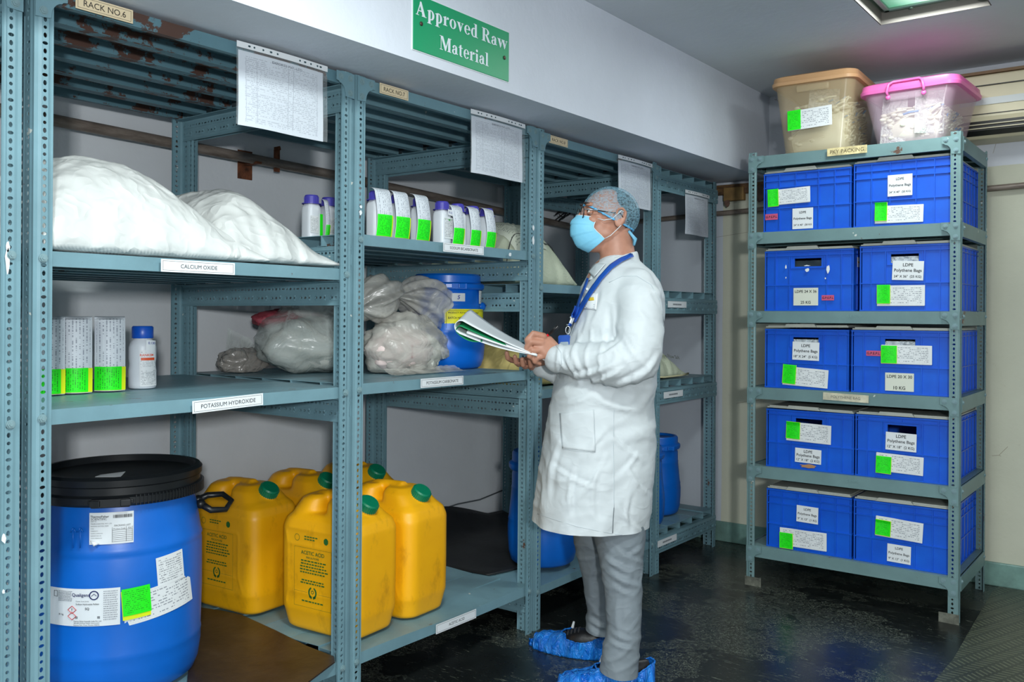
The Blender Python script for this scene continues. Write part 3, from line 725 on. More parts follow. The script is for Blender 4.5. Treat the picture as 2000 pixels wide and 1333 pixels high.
# strips on the crate rack
def rstrip(px0, py0, px1, py1, s, w_txt, hgt, base, ink, tilt=0):
    a, c = ony(px0, py0, GY0), ony(px1, py1, GY0)
    cc = card(rkr, frame(((a.x + c.x) / 2 - GX0, -.0035, (a.z + c.z) / 2), (1, 0, 0), (0, 0, 1)), c.x - a.x, hgt, base, 'label_strip', tilt=tilt)
    text(s, cc, ink, w=w_txt, z=.0014)
OLD = plain('old_yellowed_label', (200, 186, 140), .6, var=.2, vs=30); OLDW = plain('worn_label', (196, 192, 170), .6, var=.12, vs=20)
rstrip(1616, 296, 1694, 293, '  PKY PACKING', .15, .036, OLD, plain('faded_ink', (104, 92, 66), .6))
rstrip(1608, 774, 1697, 780, 'POLYTHENE BAG', .13, .034, OLDW, plain('grey_ink', (110, 108, 98), .6), -.02)
for zi in (1.30, .555): text('G E N I O', rkr, plain('embossed_enamel', (126, 160, 162), .4), h=.011, M=frame((.5, -.002, zi), (1, 0, 0), (0, 0, 1)))

# ------------------------------------------------------------------ document sleeves hung on the racks
slv = NT('clear_sleeve'); slv.b.inputs['Base Color'].default_value = (.8, .85, .88, 1); slv.b.inputs['Alpha'].default_value = .08; slv.set(Roughness=.12)
slv.bump(slv.noise(slv.coord(), 18, 4, .6, 1.5), .5, .01); slv = slv.m
def sleeve(y0, y1, z0, z1, label, tilt=0, sag=.0, hook=False):
    cy, cz = (y0 + y1) / 2, z1; w_, h_ = y1 - y0, z1 - z0
    T = thing('document_sleeve', label, 'document', (XR + .009, cy, cz), R(90), 'document sleeves hung on the racks'); T.rotation_euler = (0, -tilt, R(90))
    M0 = frame((0, 0, -h_ / 2), (1, 0, 0), (0, 0, 1))
    cur = lambda u, v: .006 * math.sin(u * 3.1) + .004 * math.sin(u * 7 + v * 3) * (1 - v) + sag * (1 - v) ** 2
    card(T, M0 @ Matrix.Translation((-.004, -.012, .001)), w_ * .93, h_ * .90, P_TABLE, 'printed_sheet', curl=cur)
    # clear pocket around it with a punched white strip on top
    card(T, M0 @ Matrix.Translation((0, 0, .0035)), w_, h_, slv, 'clear_pocket', curl=cur, th=.0003)
    st = card(T, M0 @ Matrix.Translation((0, h_ / 2 - .009, .005)), w_, .017, PAPER, 'binding_strip', curl=lambda u, v: .006 * math.sin(u * 3.1))
    for k, u in enumerate((.12, .17, .26, .34, .41, .66, .72, .79, .87, .91)):
        b = MB(); r_ = (.003 if k % 3 else .0045); b.prism([(r_ * math.cos(a * .5236), .0028 * math.sin(a * .5236)) for a in range(12)], .0066, .0072); b.build('punched_hole', plain('hole_dark', (52, 78, 86), .7), st, M=Matrix.Translation(((u - .5) * w_, 0, .006 * math.sin(u * 3.1) - .0055)))
    # title, stamp and signature
    text('EXPORTS PVT. LTD.', T, plain('faint_ink', (90, 98, 112), .6), h=.007, M=M0 @ Matrix.Translation((.01, h_ / 2 - .036, .0085)), sx=1.3)
    b = MB(); sgp = [(-.02 + .004 * k, -.004 + .005 * math.sin(k * 2.2), 0) for k in range(12)]; b.tube(sgp, .0006, 4); b.build('signature', BLUEP, T, M=M0 @ Matrix.Translation((-w_ * .22, -h_ * .37, .0075)))
sleeve(1.557, 1.888, 1.822, 2.056, 'printed list in a clear sleeve hanging above the two big white sacks')
sleeve(2.581, 2.921, 1.822, 2.056, 'printed list in a clear sleeve hanging above the purple capped bottles')
sleeve(3.654, 3.985, 1.814, 2.044, 'printed list in a clear sleeve hung from RACK NO.8 above the hair net')
sleeve(4.350, 4.645, 1.73, 1.962, 'small shaded list in a clear sleeve hung on the far corner rack')
# ------------------------------------------------------------------ blue crates
t = NT('crate_blue_plastic'); co = t.coord()
t.lk(t.ramp(t.noise(co, 6, 5), [(.3, (2, 80, 200)), (.7, (8, 96, 218))]), t.b.inputs['Base Color']); t.set(Roughness=.38)
t.bump(t.noise(co, 60, 3), .08, .002); CB = t.m
LIDG = plain('lid_grey_plastic', (176, 180, 172), .45, var=.08, vs=5)
DARK = plain('dark_inside', (14, 18, 24), .8)
CLEARBAG = film('clear_polythene_roll', (214, 224, 228), .75, .2, 22, .45)
PINK = plain('pink_tape', (202, 84, 122), .5)
def crate(w, d, h, grid):
    b = MB(); rb = .0065
    # wall panels (recessed) and ribs standing proud
    b.box(rb, w - rb, rb, d - rb, 0, .004)
    hx0, hx1, hz0, hz1 = w * .345, w * .645, h * .73, h * .865
    if grid: b.box(rb, w - rb, rb, rb + .003, 0, h)
    else:
        for a in ((rb, hx0, 0, h), (hx1, w - rb, 0, h), (hx0, hx1, 0, hz0), (hx0, hx1, hz1, h)): b.box(a[0], a[1], rb, rb + .003, a[2], a[3])
    b.box(rb, w - rb, d - rb - .003, d - rb, 0, h)
    b.box(rb, rb + .003, rb, d - rb, 0, h); b.box(w - rb - .003, w - rb, rb, d - rb, 0, h)
    if grid: hz = [(h - .004, .004, 0), (h * .87, .002, 0), (h * .755, .0022, 0), (h * .40, .0022, 0), (.003, .003, 0)]; vx = [.004, .19, .38, .64, .82, .996]
    else: hz = [(h - .004, .004, 0), (h * .915, .0022, 0), (h * .425, .0022, 0), (.003, .003, 0)]; vx = [.004, .13, .29, .71, .87, .996]
    for z, t_, _ in hz: b.box(0, w, 0, d, z - t_, z + t_) if False else [b.box(*a) for a in ((0, w, 0, rb, z - t_, z + t_), (0, w, d - rb, d, z - t_, z + t_), (0, rb, rb, d - rb, z - t_, z + t_), (w - rb, w, rb, d - rb, z - t_, z + t_))]
    for x in vx:
        x0 = min(max(x * w, .003), w - .003)
        zt = h if (grid or x < .2 or x > .8) else h * .915
        b.box(x0 - .0022, x0 + .0022, .0008, rb, 0, zt); b.box(x0 - .0022, x0 + .0022, d - rb, d - .0008, 0, h)
    for k in range(9):
        y0 = min(max(d * k / 8, .003), d - .003)
        for xa, xb in ((.0008, rb), (w - rb, w - .0008)): b.box(xa, xb, y0 - .002, y0 + .002, 0, h)
    if not grid:
        for a in ((w * .30, w * .31, h * .70, h * .915), (w * .68, w * .69, h * .70, h * .915)): b.box(a[0], a[1], .002, rb, a[2], a[3])
        b.box(w * .31, w * .68, .002, rb, h * .70, h * .712)
    b.box(w * .5 - .001, w * .5 + .001, .002, rb, h * .915 if not grid else h * .87, h)
    return b.mesh('crate_body', CB)
def lid(w, d, open_=0):
    b = MB(); b.box(.004, w - .004, .004, d - .004, 0, .006); b.box(.012, w - .012, .012, d - .012, .006, .011)
    pr = [(w * .26, .002), (w * .26 + .014, .016), (w * .62, .016), (w * .62 + .018, .002)]
    b.prism([(w * .24, .0), (w * .27, .016), (w * .60, .016), (w * .63, .0)], -.004, .012, M=Matrix(((1, 0, 0, 0), (0, 0, -1, 0), (0, 1, 0, 0), (0, 0, 0, 1))) @ Matrix.Translation((0, .001, -.006)))
    return b.mesh('lid', LIDG)
CR = {}
SEQ = [0]
def put_crate(label, x0, x1, z, h, grid, d=.56, y=4.222, rz=0, lidz=0.002, lidrot=0, inside=None, mark=None):
    w = x1 - x0; key = (round(w, 3), round(h, 3), grid, d)
    if key not in CR: CR[key] = (crate(w, d, h, grid), lid(w, d))
    T = thing('plastic_crate', label, 'crate', (x0, y, z), rz, 'blue plastic crates on the grey-green rack')
    link('crate_body', CR[key][0], T)
    l = link('lid', CR[key][1], T, Matrix.Translation((0, 0, h + lidz)) @ Matrix.Rotation(lidrot, 4, 'Y'))
    if inside:
        m_, lab = inside
        b = MB(); rr = random.Random(len(label))
        def fn(u, v):
            return (w * (.08 + .84 * u), .02 + (d - .05) * v, h * .80 + .022 * noise.noise(Vector((u * 5 + x0, v * 9, z))) - .03 * (abs(v - .02) < .03))
        b.grid(fn, 20, 20); b.grid(lambda u, v: (w * (.1 + .8 * u), .018 + .006 * noise.noise(Vector((u * 9, v * 6, z + 3))), h * (.55 + .28 * v)), 16, 8)
        b.build('bag_contents', m_, T, smooth=True)
    return T
YF = 4.2215
def onc(T, px, py):
    p = ony(px, py, YF); return p.x - T.location.x, p.z - T.location.z
def ldpe(T, px0, py0, px1, py1, lines, tilt=0, base=PAPER, w_=None, big=False):
    a = onc(T, px0, py0); c = onc(T, px1, py1); W, Hh = abs(c[0] - a[0]), abs(a[1] - c[1])
    cc = card(T, frame(((a[0] + c[0]) / 2, -.0008, (a[1] + c[1]) / 2), (1, 0, 0), (0, 0, 1)), W, Hh, base, 'label_card', tilt=tilt)
    n = len(lines)
    for k, s in enumerate(lines):
        yy = Hh * (.30 - .62 * k / (n - 1)); th = Hh * (.115 if k != 1 or n < 3 else .125)
        text(s, cc, INK, w=min(W * .88, W * .082 * len(s)) if not big else min(W * .86, W * .093 * len(s)), h=None, y=yy, z=.0014, bold=.012)
def formstrip(T, gx0, gy0, gx1, gy1, wx1, wy0, wy1, tilt=0, fold=True, seed=0, back=True):
    """a white form with a fluorescent green approval slip over its left end"""
    a = onc(T, gx0, gy0); c = onc(T, gx1, gy1); e = onc(T, wx1, wy0); f = onc(T, wx1, wy1)
    W = e[0] - a[0]; Hh = abs(e[1] - f[1]); cx = (a[0] + e[0]) / 2; cz = (e[1] + f[1]) / 2 + math.tan(-tilt) * 0
    cur = lambda u, v: .0015 + .002 * math.sin(u * 9 + seed) * v + .004 * max(0, u - .85)
    if back: card(T, frame((cx - .002, -.0006, cz - .002), (1, 0, 0), (0, 0, 1)), W, Hh, PAPER, 'under_sheet', tilt=tilt * .7)
    card(T, frame((cx, -.0018, cz), (1, 0, 0), (0, 0, 1)), W, Hh, P_STRIP, 'form_sheet', tilt=tilt, curl=cur)
    GW, GH = c[0] - a[0], abs(a[1] - c[1])
    card(T, frame(((a[0] + c[0]) / 2, -.0085, (a[1] + c[1]) / 2), (1, 0, 0), (0, 0, 1)), GW, GH, P_GREEN, 'green_slip', 'fluorescent green slip', tilt=tilt, curl=lambda u, v: .001 * math.sin(u * 5 + seed) + (.007 * max(0, v - .85) * 6 if seed % 3 == 2 else 0))
    b = MB(); b.box(-GW / 2 - .0012, GW / 2 + .0012, -GH / 2 - .0015, GH / 2, -.0006, -.0001); b.build('yellow_edge', YELL, T, M=frame(((a[0] + c[0]) / 2, -.0082, (a[1] + c[1]) / 2), (1, 0, 0), (0, 0, 1)) @ rotz(tilt))
def gpepl(T, px0, py0, px1, py1):
    a = onc(T, px0, py0); c = onc(T, px1, py1)
    cc = card(T, frame(((a[0] + c[0]) / 2, -.0006, (a[1] + c[1]) / 2), (1, 0, 0), (0, 0, 1)), c[0] - a[0], abs(a[1] - c[1]), PINK, 'pink_sticker', 'pink sticker with dark letters')
    text('G.P.E.P.L', cc, INK, w=(c[0] - a[0]) * .9, bold=.014, z=.0014)
BEHIND = (CLEARBAG, '')
Z5 = [.194, .578, .956, 1.323, 1.701]
T = put_crate('blue crate labelled 24 X 40 with pink sticker, top row left', -1.660, -1.246, Z5[4], .280, True)
formstrip(T, 1501, 371, 1521, 403, 1583, 365, 395, .03, seed=1); gpepl(T, 1495, 419, 1519, 429)
ldpe(T, 1548, 408, 1588, 446, ['LDPE', 'Polythene Bags', '24" X 40"  (50 KG'])
T = put_crate('blue crate labelled 24 X 40 without pink sticker, top row right', -1.237, -.822, Z5[4], .288, True)
ldpe(T, 1734, 343, 1782, 381, ['LDPE', 'Polythene Bags', '24" X 40"  (50 KG)']); formstrip(T, 1710, 397, 1733, 431, 1804, 398, 432, -.02, seed=2)
T = put_crate('blue crate labelled LDPE 24 X 36 with scraps of peeled white paper', -1.652, -1.234, Z5[3], .286, False, inside=(plain('dark_bag_inside', (40, 52, 60), .3), ''))
ldpe(T, 1550, 563, 1598, 597, ['LDPE 24 X 36', '25 KG'], base=plain('label_ivory', (216, 220, 206), .5)); gpepl(T, 1605, 577, 1629, 587)
for k, (px, py, sx, sz) in enumerate(((1535, 522, .004, .012), (1577, 528, .012, .012), (1576, 519, .018, .003), (1617, 527, .009, .026), (1612, 544, .004, .005), (1535, 543, .003, .006))):
    x, z = onc(T, px, py); b = MB(); b.prism(scrap((x, z), (sx, sz), k + 20, 12), 0, .0005, M=Matrix(((1, 0, 0, 0), (0, 0, -1, -.0008), (0, 1, 0, 0), (0, 0, 0, 1)))); b.build('paper_scrap', PAPER, T, fix=True)
cc = card(T, frame((.421, .06, .225), (0, 1, 0), (0, 0, 1)), .03, .045, PAPER, 'side_sticker'); 
b = MB(); b.box(-.013, .013, -.004, .004, .001, .0014); b.build('yellow_band', plain('amber_ink', (220, 170, 40), .5), cc)
T = put_crate('blue crate labelled 24 X 36 (25 KG) with plastic in its handle opening', -1.208, -.822, Z5[3], .292, False, inside=BEHIND, d=.60)
ldpe(T, 1743, 511, 1804, 547, ['LDPE', 'Polythene Bags', '24" X 36"  (25 KG)'], -.04); formstrip(T, 1714, 557, 1739, 593, 1807, 557, 597, 0, seed=3)
T = put_crate('blue crate labelled 18 X 24 (5 KG) in the middle row left', -1.649, -1.253, Z5[2], .281, False, inside=BEHIND, lidrot=-.012, lidz=.006)
ldpe(T, 1548, 668, 1600, 705, ['LDPE', 'Polythene Bags', '18" X 24"  (5 KG)'], -.02); formstrip(T, 1530, 712, 1555, 750, 1618, 721, 757, -.06, seed=4)
T = put_crate('blue crate labelled LDPE 20 X 30 10 KG with pink sticker, middle row right', -1.243, -.822, Z5[2], .281, False, inside=(CLEARBAG, ''))
gpepl(T, 1692, 685, 1720, 696); formstrip(T, 1722, 675, 1752, 710, 1821, 676, 713, 0, seed=6); ldpe(T, 1729, 728, 1785, 766, ['LDPE 20 X 30', '10 KG'], base=MATS['label_ivory'].copy() if False else plain('label_ivory', (216, 220, 206), .5))
T = put_crate('blue crate labelled 12 X 18 with brown tape under its card', -1.640, -1.228, Z5[1], .276, False, lidrot=.01, lidz=.006)
formstrip(T, 1537, 823, 1563, 858, 1624, 831, 868, -.03, seed=5); ldpe(T, 1553, 875, 1604, 908, ['LDPE', 'Polythene Bags', '12" X 18"  (2 KG)'], -.02)
x, z = onc(T, 1579, 911); b = MB(); b.prism(scrap((x, z), (.05, .011), 3, 16), 0, .0005, M=Matrix(((1, 0, 0, 0), (0, 0, -1, -.0004), (0, 1, 0, 0), (0, 0, 0, 1)))); b.build('brown_tape', plain('brown_tape', (178, 132, 92), .5), T, fix=True)
T = put_crate('blue crate labelled 12 X 18 without brown tape, second row from the bottom', -1.223, -.822, Z5[1], .278, False)
ldpe(T, 1730, 844, 1790, 884, ['LDPE', 'Polythene Bags', '12" X 18"  (2 KG)'], -.02); formstrip(T, 1712, 890, 1741, 926, 1804, 893, 929, -.03, seed=7)
T = put_crate('blue crate labelled 9 X 13 with torn form hanging at its foot', -1.636, -1.236, Z5[0], .278, True)
ldpe(T, 1556, 987, 1598, 1025, ['LDPE', 'Polythene Bags', '9" X 13"  (1 KG'], -.02); formstrip(T, 1524, 1039, 1549, 1073, 1615, 1043, 1078, .01, seed=9)
T = put_crate('blue crate labelled 9 X 13 with green slip above its card, bottom row right', -1.228, -.822, Z5[0], .278, True)
formstrip(T, 1711, 1014, 1740, 1048, 1803, 1021, 1060, -.05, seed=8); ldpe(T, 1733, 1062, 1779, 1104, ['LDPE', 'Polythene Bags', '9" X 13"  (1 KG)'], -.02)

# ------------------------------------------------------------------ the two clear tubs with bags of scoops on top
def tubmat(name, c, alpha):
    t = NT(name); t.b.inputs['Base Color'].default_value = (*lin(c), 1); t.set(Roughness=.22); t.b.inputs['Alpha'].default_value = alpha
    t.bump(t.noise(t.coord(), 50, 3), .05, .002); return t.m
def rrect(w, d, r, n=6):
    pts = []
    for cx, cy, a0 in ((w / 2 - r, d / 2 - r, 0), (-w / 2 + r, d / 2 - r, 90), (-w / 2 + r, -d / 2 + r, 180), (w / 2 - r, -d / 2 + r, 270)):
        for k in range(n + 1): a = R(a0 + 90 * k / n); pts.append((cx + r * math.cos(a), cy + r * math.sin(a)))
    return pts
def loft(b, rings, cap0=True, cap1=True):
    o = len(b.v); n = len(rings[0])
    for rg in rings: b.v += [tuple(p) for p in rg]
    for k in range(len(rings) - 1):
        for i in range(n): b.f.append((o + k * n + i, o + k * n + (i + 1) % n, o + (k + 1) * n + (i + 1) % n, o + (k + 1) * n + i)); b.mi.append(0)
    if cap0: b.f.append(tuple(o + i for i in range(n))[::-1]); b.mi.append(0)
    if cap1: b.f.append(tuple(o + (len(rings) - 1) * n + i for i in range(n))); b.mi.append(0)
def tub(label, loc, rz, w0, d0, w1, d1, h, body, lidm, fillh, handle, lidh=.03):
    T = thing('storage_tub', label, 'tub', loc, rz, 'lidded tubs on top of the crate rack')
    b = MB(); R_ = []
    for k in range(9):
        s = k / 8; R_.append([(x, y, .003 + s * h) for x, y in rrect(w0 + (w1 - w0) * s, d0 + (d1 - d0) * s, .05)])
    for s in (1, .99, .5, .02): R_.append([(x, y, .006 + s * (h - .003)) for x, y in rrect(w0 + (w1 - w0) * s - .006, d0 + (d1 - d0) * s - .006, .048)])
    loft(b, R_); b.build('tub_body', body, T, smooth=True, angle=60)
    b = MB()
    loft(b, [[(x, y, z) for x, y in rrect(w1 + e, d1 + e, .055)] for e, z in ((.012, h - .012), (.026, h - .010), (.030, h + .004), (.020, h + .012), (.016, h + lidh), (-.02, h + lidh + .008))])
    b.build('lid', lidm, T, smooth=True, angle=40)
    if handle:
        b = MB(); yy = -d1 / 2 - .024
        b.tube([(-.075, yy + .004, h - .035), (-.078, yy - .008, h - .015), (-.07, yy - .006, h + .018), (-.055, yy + .01, h + .03), (.055, yy + .01, h + .03), (.07, yy - .006, h + .018), (.078, yy - .008, h - .015), (.075, yy + .004, h - .035)], .006, 8)
        for s in (-1, 1): b.sphere((s * .075, yy + .003, h - .038), (.011, .008, .011), 12, 8)
        b.build('handle', lidm, T, smooth=True)
    b = MB(); b.box(-.075, .075, -d1 / 2 - .006, -d1 / 2 + .01, h - .05, h - .018); b.build('clip_plate', body, T, bevel=.006)
    return T
TB1 = tubmat('tub_smoky_clear', (216, 196, 158), .26); TB2 = tubmat('tub_pink_clear', (222, 196, 212), .20)
L1 = plain('lid_tan', (214, 168, 122), .4, Alpha=.93); L2 = plain('lid_pink', (232, 108, 178), .35)
ZT = 2.067
t1 = tub('smoky clear tub with tan lid and green slip on top of the rack', (-1.435, 4.47, ZT), R(2), .30, .42, .375, .50, .335, TB1, L1, .3, False)
t2 = tub('clear tub with pink lid and handle on top of the rack', (-1.005, 4.455, ZT), R(-3), .29, .37, .40, .42, .245, TB2, L2, .2, True)
M1 = frame((-.015, -.241, .16), (1, 0, 0), (0, .1, 1)); 
card(t1, M1, .205, .095, P_STRIP, 'form_sheet', tilt=.05)
card(t1, M1 @ Matrix.Translation((-.072, -.002, .003)), .062, .095, P_GREEN, 'green_slip', 'fluorescent green slip', tilt=.05)
# contents: zip bags full of white sampling spoons with blue handles
SPW = plain('spoon_white', (226, 226, 206), .45, var=.06, vs=6); SPB = plain('spoon_blue', (70, 150, 205), .4)
BAGM = film('zip_bag_film', (226, 232, 226), .6, .15, 26, .22)
def contents(T, w, d, h, n, seed, name='sampling_scoops'):
    rnd = random.Random(seed); b = MB(); c = MB()
    for k in range(n):
        x, y, z = rnd.uniform(-.42, .42) * w, rnd.uniform(-.44, .44) * d, .03 + rnd.random() ** .8 * h * (1 - .3 * abs(k % 7 - 3) / 3)
        a = rnd.uniform(-.7, .9); e = rnd.uniform(.05, .7); l = rnd.uniform(.05, .12); q = Vector((math.cos(a) * math.cos(e), math.sin(a) * .5, math.sin(e) * .8)).normalized()
        p0 = Vector((x, y, z)); p1 = p0 + q * l
        lim = lambda p: Vector((max(-w * .46, min(w * .46, p.x)), max(-d * .46, min(d * .46, p.y)), max(.015, min(h * 1.05, p.z))))
        p0, p1 = lim(p0), lim(p1)
        if (p1 - p0).length < .02: continue
        tgt = c if k % 9 == 0 else b
        tgt.tube([p0, (p0 + p1) / 2 + Vector((0, 0, .004)), p1], [.0055, .0045, .004], 6)
        b.sphere(p0, (.016, .013, .009), 8, 6, M=Matrix.Rotation(a, 3, 'Z'))
    # packed bulk underneath
    def fn(u, v):
        a = 2 * math.pi * u; s = [0, .75, .93, 1, 1, .97, .8, .4, 0][int(v * 8)]; zz = [0, 0, .01, .2, .6, .8, .92, .98, 1][int(v * 8)]
        q = 1 + .05 * noise.noise(Vector((math.cos(a) * 2, math.sin(a) * 2, v * 4 + seed)))
        cx, cy = math.cos(a), math.sin(a); k_ = 1 / max(abs(cx), abs(cy)) ** .75
        return (cx * k_ * w * .44 * s * q, cy * k_ * d * .44 * s * q, .012 + zz * h * .86 * (1 + .12 * noise.noise(Vector((cx * s * 3, cy * s * 3, seed)))))
    b.grid(fn, 40, 8, closeu=True)
    tag(b.build(name, SPW, smooth=True, M=T.matrix_basis.copy()), 'heap of white sampling scoops packed inside the ' + ('tan' if T is t1 else 'pink') + ' lidded tub', 'scoops', kind='stuff')
    tag(c.build('blue_handled_scoops', SPB, smooth=True, M=T.matrix_basis.copy()), 'blue handled scoops among the white ones in the ' + ('tan' if T is t1 else 'pink') + ' lidded tub', 'scoops', kind='stuff')
contents(t1, .30, .42, .25, 420, 3); contents(t2, .29, .42, .155, 380, 8)
def zipbag(T, c, w, h, rz, ry, rx, label, seed):
    b = MB()
    def fn(u, v):
        x = (u - .5) * w; y = (v - .5) * h; e = math.sin(math.pi * u) * math.sin(math.pi * min(1, v * 1.15)) ** .6 if v < .87 else 0
        return (x, y, .012 * e + .004 * noise.noise(Vector((u * 6, v * 6, seed))))
    b.grid(fn, 14, 14); b.grid(lambda u, v: (lambda p: (p[0], p[1], -p[2]))(fn(u, v)), 14, 14)
    M = T.matrix_basis @ Matrix.Translation(c) @ Matrix.Rotation(rz, 4, 'Z') @ Matrix.Rotation(rx, 4, 'X') @ Matrix.Rotation(ry, 4, 'Y')
    tag(b.build('zip_bag', BAGM, smooth=True, M=M), label, 'bag', 'clear zip bags of scoops in the tubs')
zipbag(t1, (.02, -.13, .27), .14, .17, .2, .3, R(55), 'clear zip bag leaning at the top of the tan lidded tub', 1)
zipbag(t2, (-.07, -.16, .12), .11, .22, 0, R(0), R(80), 'clear zip bag standing at the left inside the pink lidded tub', 2)
zipbag(t2, (.08, -.16, .14), .12, .21, .2, R(15), R(78), 'clear zip bag standing at the right inside the pink lidded tub', 3)
# ------------------------------------------------------------------ drums and barrels
def plast(name, c, rough=.38, var=.06, bs=18, bst=.06): return plain(name, c, rough, var=var, vs=3, bs=bs, bst=bst)
DBL = plast('drum_blue_plastic', (4, 100, 198)); DBK = plast('black_plastic', (26, 29, 32), .35); DBL2 = plast('bright_blue_plastic', (2, 106, 214), .32)
def oncyl(px, py, c, r):
    d = ray(px, py); ox, oy = -c[0], -c[1]
    a = d.x ** 2 + d.y ** 2; b = 2 * (ox * d.x + oy * d.y); q = ox * ox + oy * oy - r * r
    t = (-b - math.sqrt(max(0, b * b - 4 * a * q))) / (2 * a); p = Vector((t * d.x, t * d.y, EYE + t * d.z)); return p, math.atan2(p.y - c[1], p.x - c[0])
def cylcard(T, r, x0, y0, x1, y1, mat, name='label_sheet', tilt=0, lift=.0012, label=None, th=.0006):
    """sticker wrapped on the drum between two corners seen in the photograph"""
    c = T.location
    p, a = oncyl(x0, y0, c, r); q, a2 = oncyl(x1, y1, c, r); pm, _ = oncyl((x0 + x1) / 2, y1, c, r); pn, _ = oncyl((x0 + x1) / 2, y0, c, r)
    w = (a2 - a) * r; h = abs(pn.z - pm.z); am = (a + a2) / 2; z = (pn.z + pm.z) / 2 - c.z; rr = r + lift
    M = frame((rr * math.cos(am), rr * math.sin(am), z), (-math.sin(am), math.cos(am), 0), (0, 0, 1))
    return card(T, M, w, h, mat, name, label, cyl=rr, tilt=tilt, th=th), w, h
def ctext(cc, s, mat, r, **k):
    """lettering bent round the drum with its label"""
    k['z'] = .0028; o = text(s, cc, mat, **k); me = o.data; me.transform(o.matrix_basis.copy()); o.matrix_basis = Matrix.Identity(4)
    bm = bmesh.new(); bm.from_mesh(me)
    for e in range(2): bmesh.ops.subdivide_edges(bm, edges=[e_ for e_ in bm.edges if e_.calc_length() > .02], cuts=1)
    for v in bm.verts: a = v.co.x / r; v.co = Vector((math.sin(a) * (r + v.co.z), v.co.y, (math.cos(a) - 1) * r + v.co.z * math.cos(a)))
    bm.to_mesh(me); bm.free(); return o
def drum(label, loc, prof, mat, lidprof, lidmat, latch=None, group='blue plastic drums', rz=0, name='plastic_drum', rings=()):
    T = thing(name, label, 'drum', loc, rz, group)
    b = MB(); b.lathe([(0.001, 0)] + prof, 72, cap=False); b.build('drum_body', mat, T, smooth=True, angle=50)
    b = MB(); b.lathe(lidprof + [(.001, lidprof[-1][1])], 72, cap=False); b.build('lid', lidmat, T, smooth=True, angle=40)
    if latch:
        r, z, a, m = latch; b = MB()
        for s in (-1, 1):
            for k in range(4): b.box(-.008, .008, -.006, .012, -.006, .006, M=Matrix.Translation((r * math.cos(a + s * (.05 + k * .055)), r * math.sin(a + s * (.05 + k * .055)), z)) @ rotz(a + s * (.05 + k * .055) + R(90)))
        b.box(-.05, .05, -.004, .010, -.012, .012, M=Matrix.Translation((r * math.cos(a), r * math.sin(a), z - .002)) @ rotz(a - R(90)))
        for s in (-1, 1): b.box(-.014, .014, .008, .018, -.010, .008, M=Matrix.Translation((r * math.cos(a + s * .16), r * math.sin(a + s * .16), z)) @ rotz(a + s * .16 - R(90)))
        b.build('latch', m, T, bevel=.002)
    return T
C0 = Vector((-2.608, 1.493, .199))
BIGP = [(.20, 0), (.215, .012), (.226, .04), (.233, .09), (.2325, .115), (.2345, .122), (.2325, .13), (.236, .25), (.235, .40), (.233, .409), (.2365, .418), (.232, .428), (.226, .47), (.217, .52), (.208, .55), (.205, .60), (.2, .605)]
BIGL = [(.215, .548), (.232, .549), (.238, .556), (.238, .574), (.2295, .58), (.2295, .600), (.234, .604), (.235, .622), (.228, .630), (.215, .630), (.208, .612), (.17, .606), (.12, .604), (.10, .606)]
CD = Vector((C0.x + .0, C0.y, C0.z))
T = drum('large blue drum with black lid and pasted labels at the lower left', CD, BIGP, DBL, BIGL, DBK, (.238, .564, R(-36), DBK))
b = MB()
for k in range(46):
    a = R(-20 + k * 2.6); b.box(-.0015, .0015, -.002, .004, .551, .58, M=Matrix.Translation((.2365 * math.cos(a), .2365 * math.sin(a), 0)) @ rotz(a - R(90)))
b.build('ring_ribs', DBK, T)
r = .2355
cc, w, h = cylcard(T, r - .004, 175, 1001, 261, 1063, PAPER, label='white packing list sticker with a curled corner')
rr = r - .003
ctext(cc, 'ThermoFisher', INK, rr, w=w * .42, x=-w * .26, y=h * .38, z=.0014, bold=.014); ctext(cc, 'SCIENTIFIC', INK, rr, w=w * .36, x=-w * .28, y=h * .30, z=.0014)
for k, s in enumerate(('SHIP TO', 'FISHER SCIENTIFIC PVT. LTD', 'BUILDING SECTION, NEAR', 'WADI', 'AMBERNATH', 'GANESH COMPOUND', 'SURVEY NO. 62', 'STOR AMBERNATH')):
    ctext(cc, s, INK, rr, w=w * .018 * len(s), x=-w * .46, y=h * (.23 - .075 * k), z=.0014, align='LEFT')
ctext(cc, 'PACKING LIST', INK, rr, w=w * .36, x=w * .25, y=h * .08, z=.0014); ctext(cc, 'Product Code', INK, rr, w=w * .26, x=w * .18, y=-h * .02, z=.0014); ctext(cc, 'Qty', INK, rr, w=w * .08, x=w * .41, y=-h * .02, z=.0014)
b = MB()
x = .04
rnd = random.Random(2)
while x < .46: ww_ = rnd.choice((.005, .009, .013)); b.box(x * w, (x + ww_) * w, h * .32, h * .42, .0022, .0026); x += ww_ + rnd.choice((.006, .011))
for k in range(7): b.box(w * .02, w * .47, -h * (.07 + .06 * k), -h * (.063 + .06 * k), .0022, .0026)
for x_ in (.02, .33, .468): b.box(w * x_, w * (x_ + .006), -h * .44, h * .03, .0022, .0026)
o = b.build('ruled_lines', INK, cc); me = o.data
for v in me.vertices: a = v.co.x / rr; z_ = v.co.z; v.co = Vector((math.sin(a) * (rr + z_), v.co.y, (math.cos(a) - 1) * rr + z_))
b = MB(); b.tube([(-w * .47, -h * .36, -.001), (-w * .36, -h * .46, .006), (-w * .27, -h * .47, .002)], [.001, .007, .001], 8); b.build('curled_corner', PAPER, cc, smooth=True)
cylcard(T, r, 306, 1082, 357, 1139, P_FORM, tilt=.10)
cc, w, h = cylcard(T, r, 90, 1151, 235, 1224, PAPER, label='wide white product sticker')
ctext(cc, 'Qualigens', NAVY, r, w=w * .22, x=w * .04, y=h * .33, z=.0014, bold=.014)
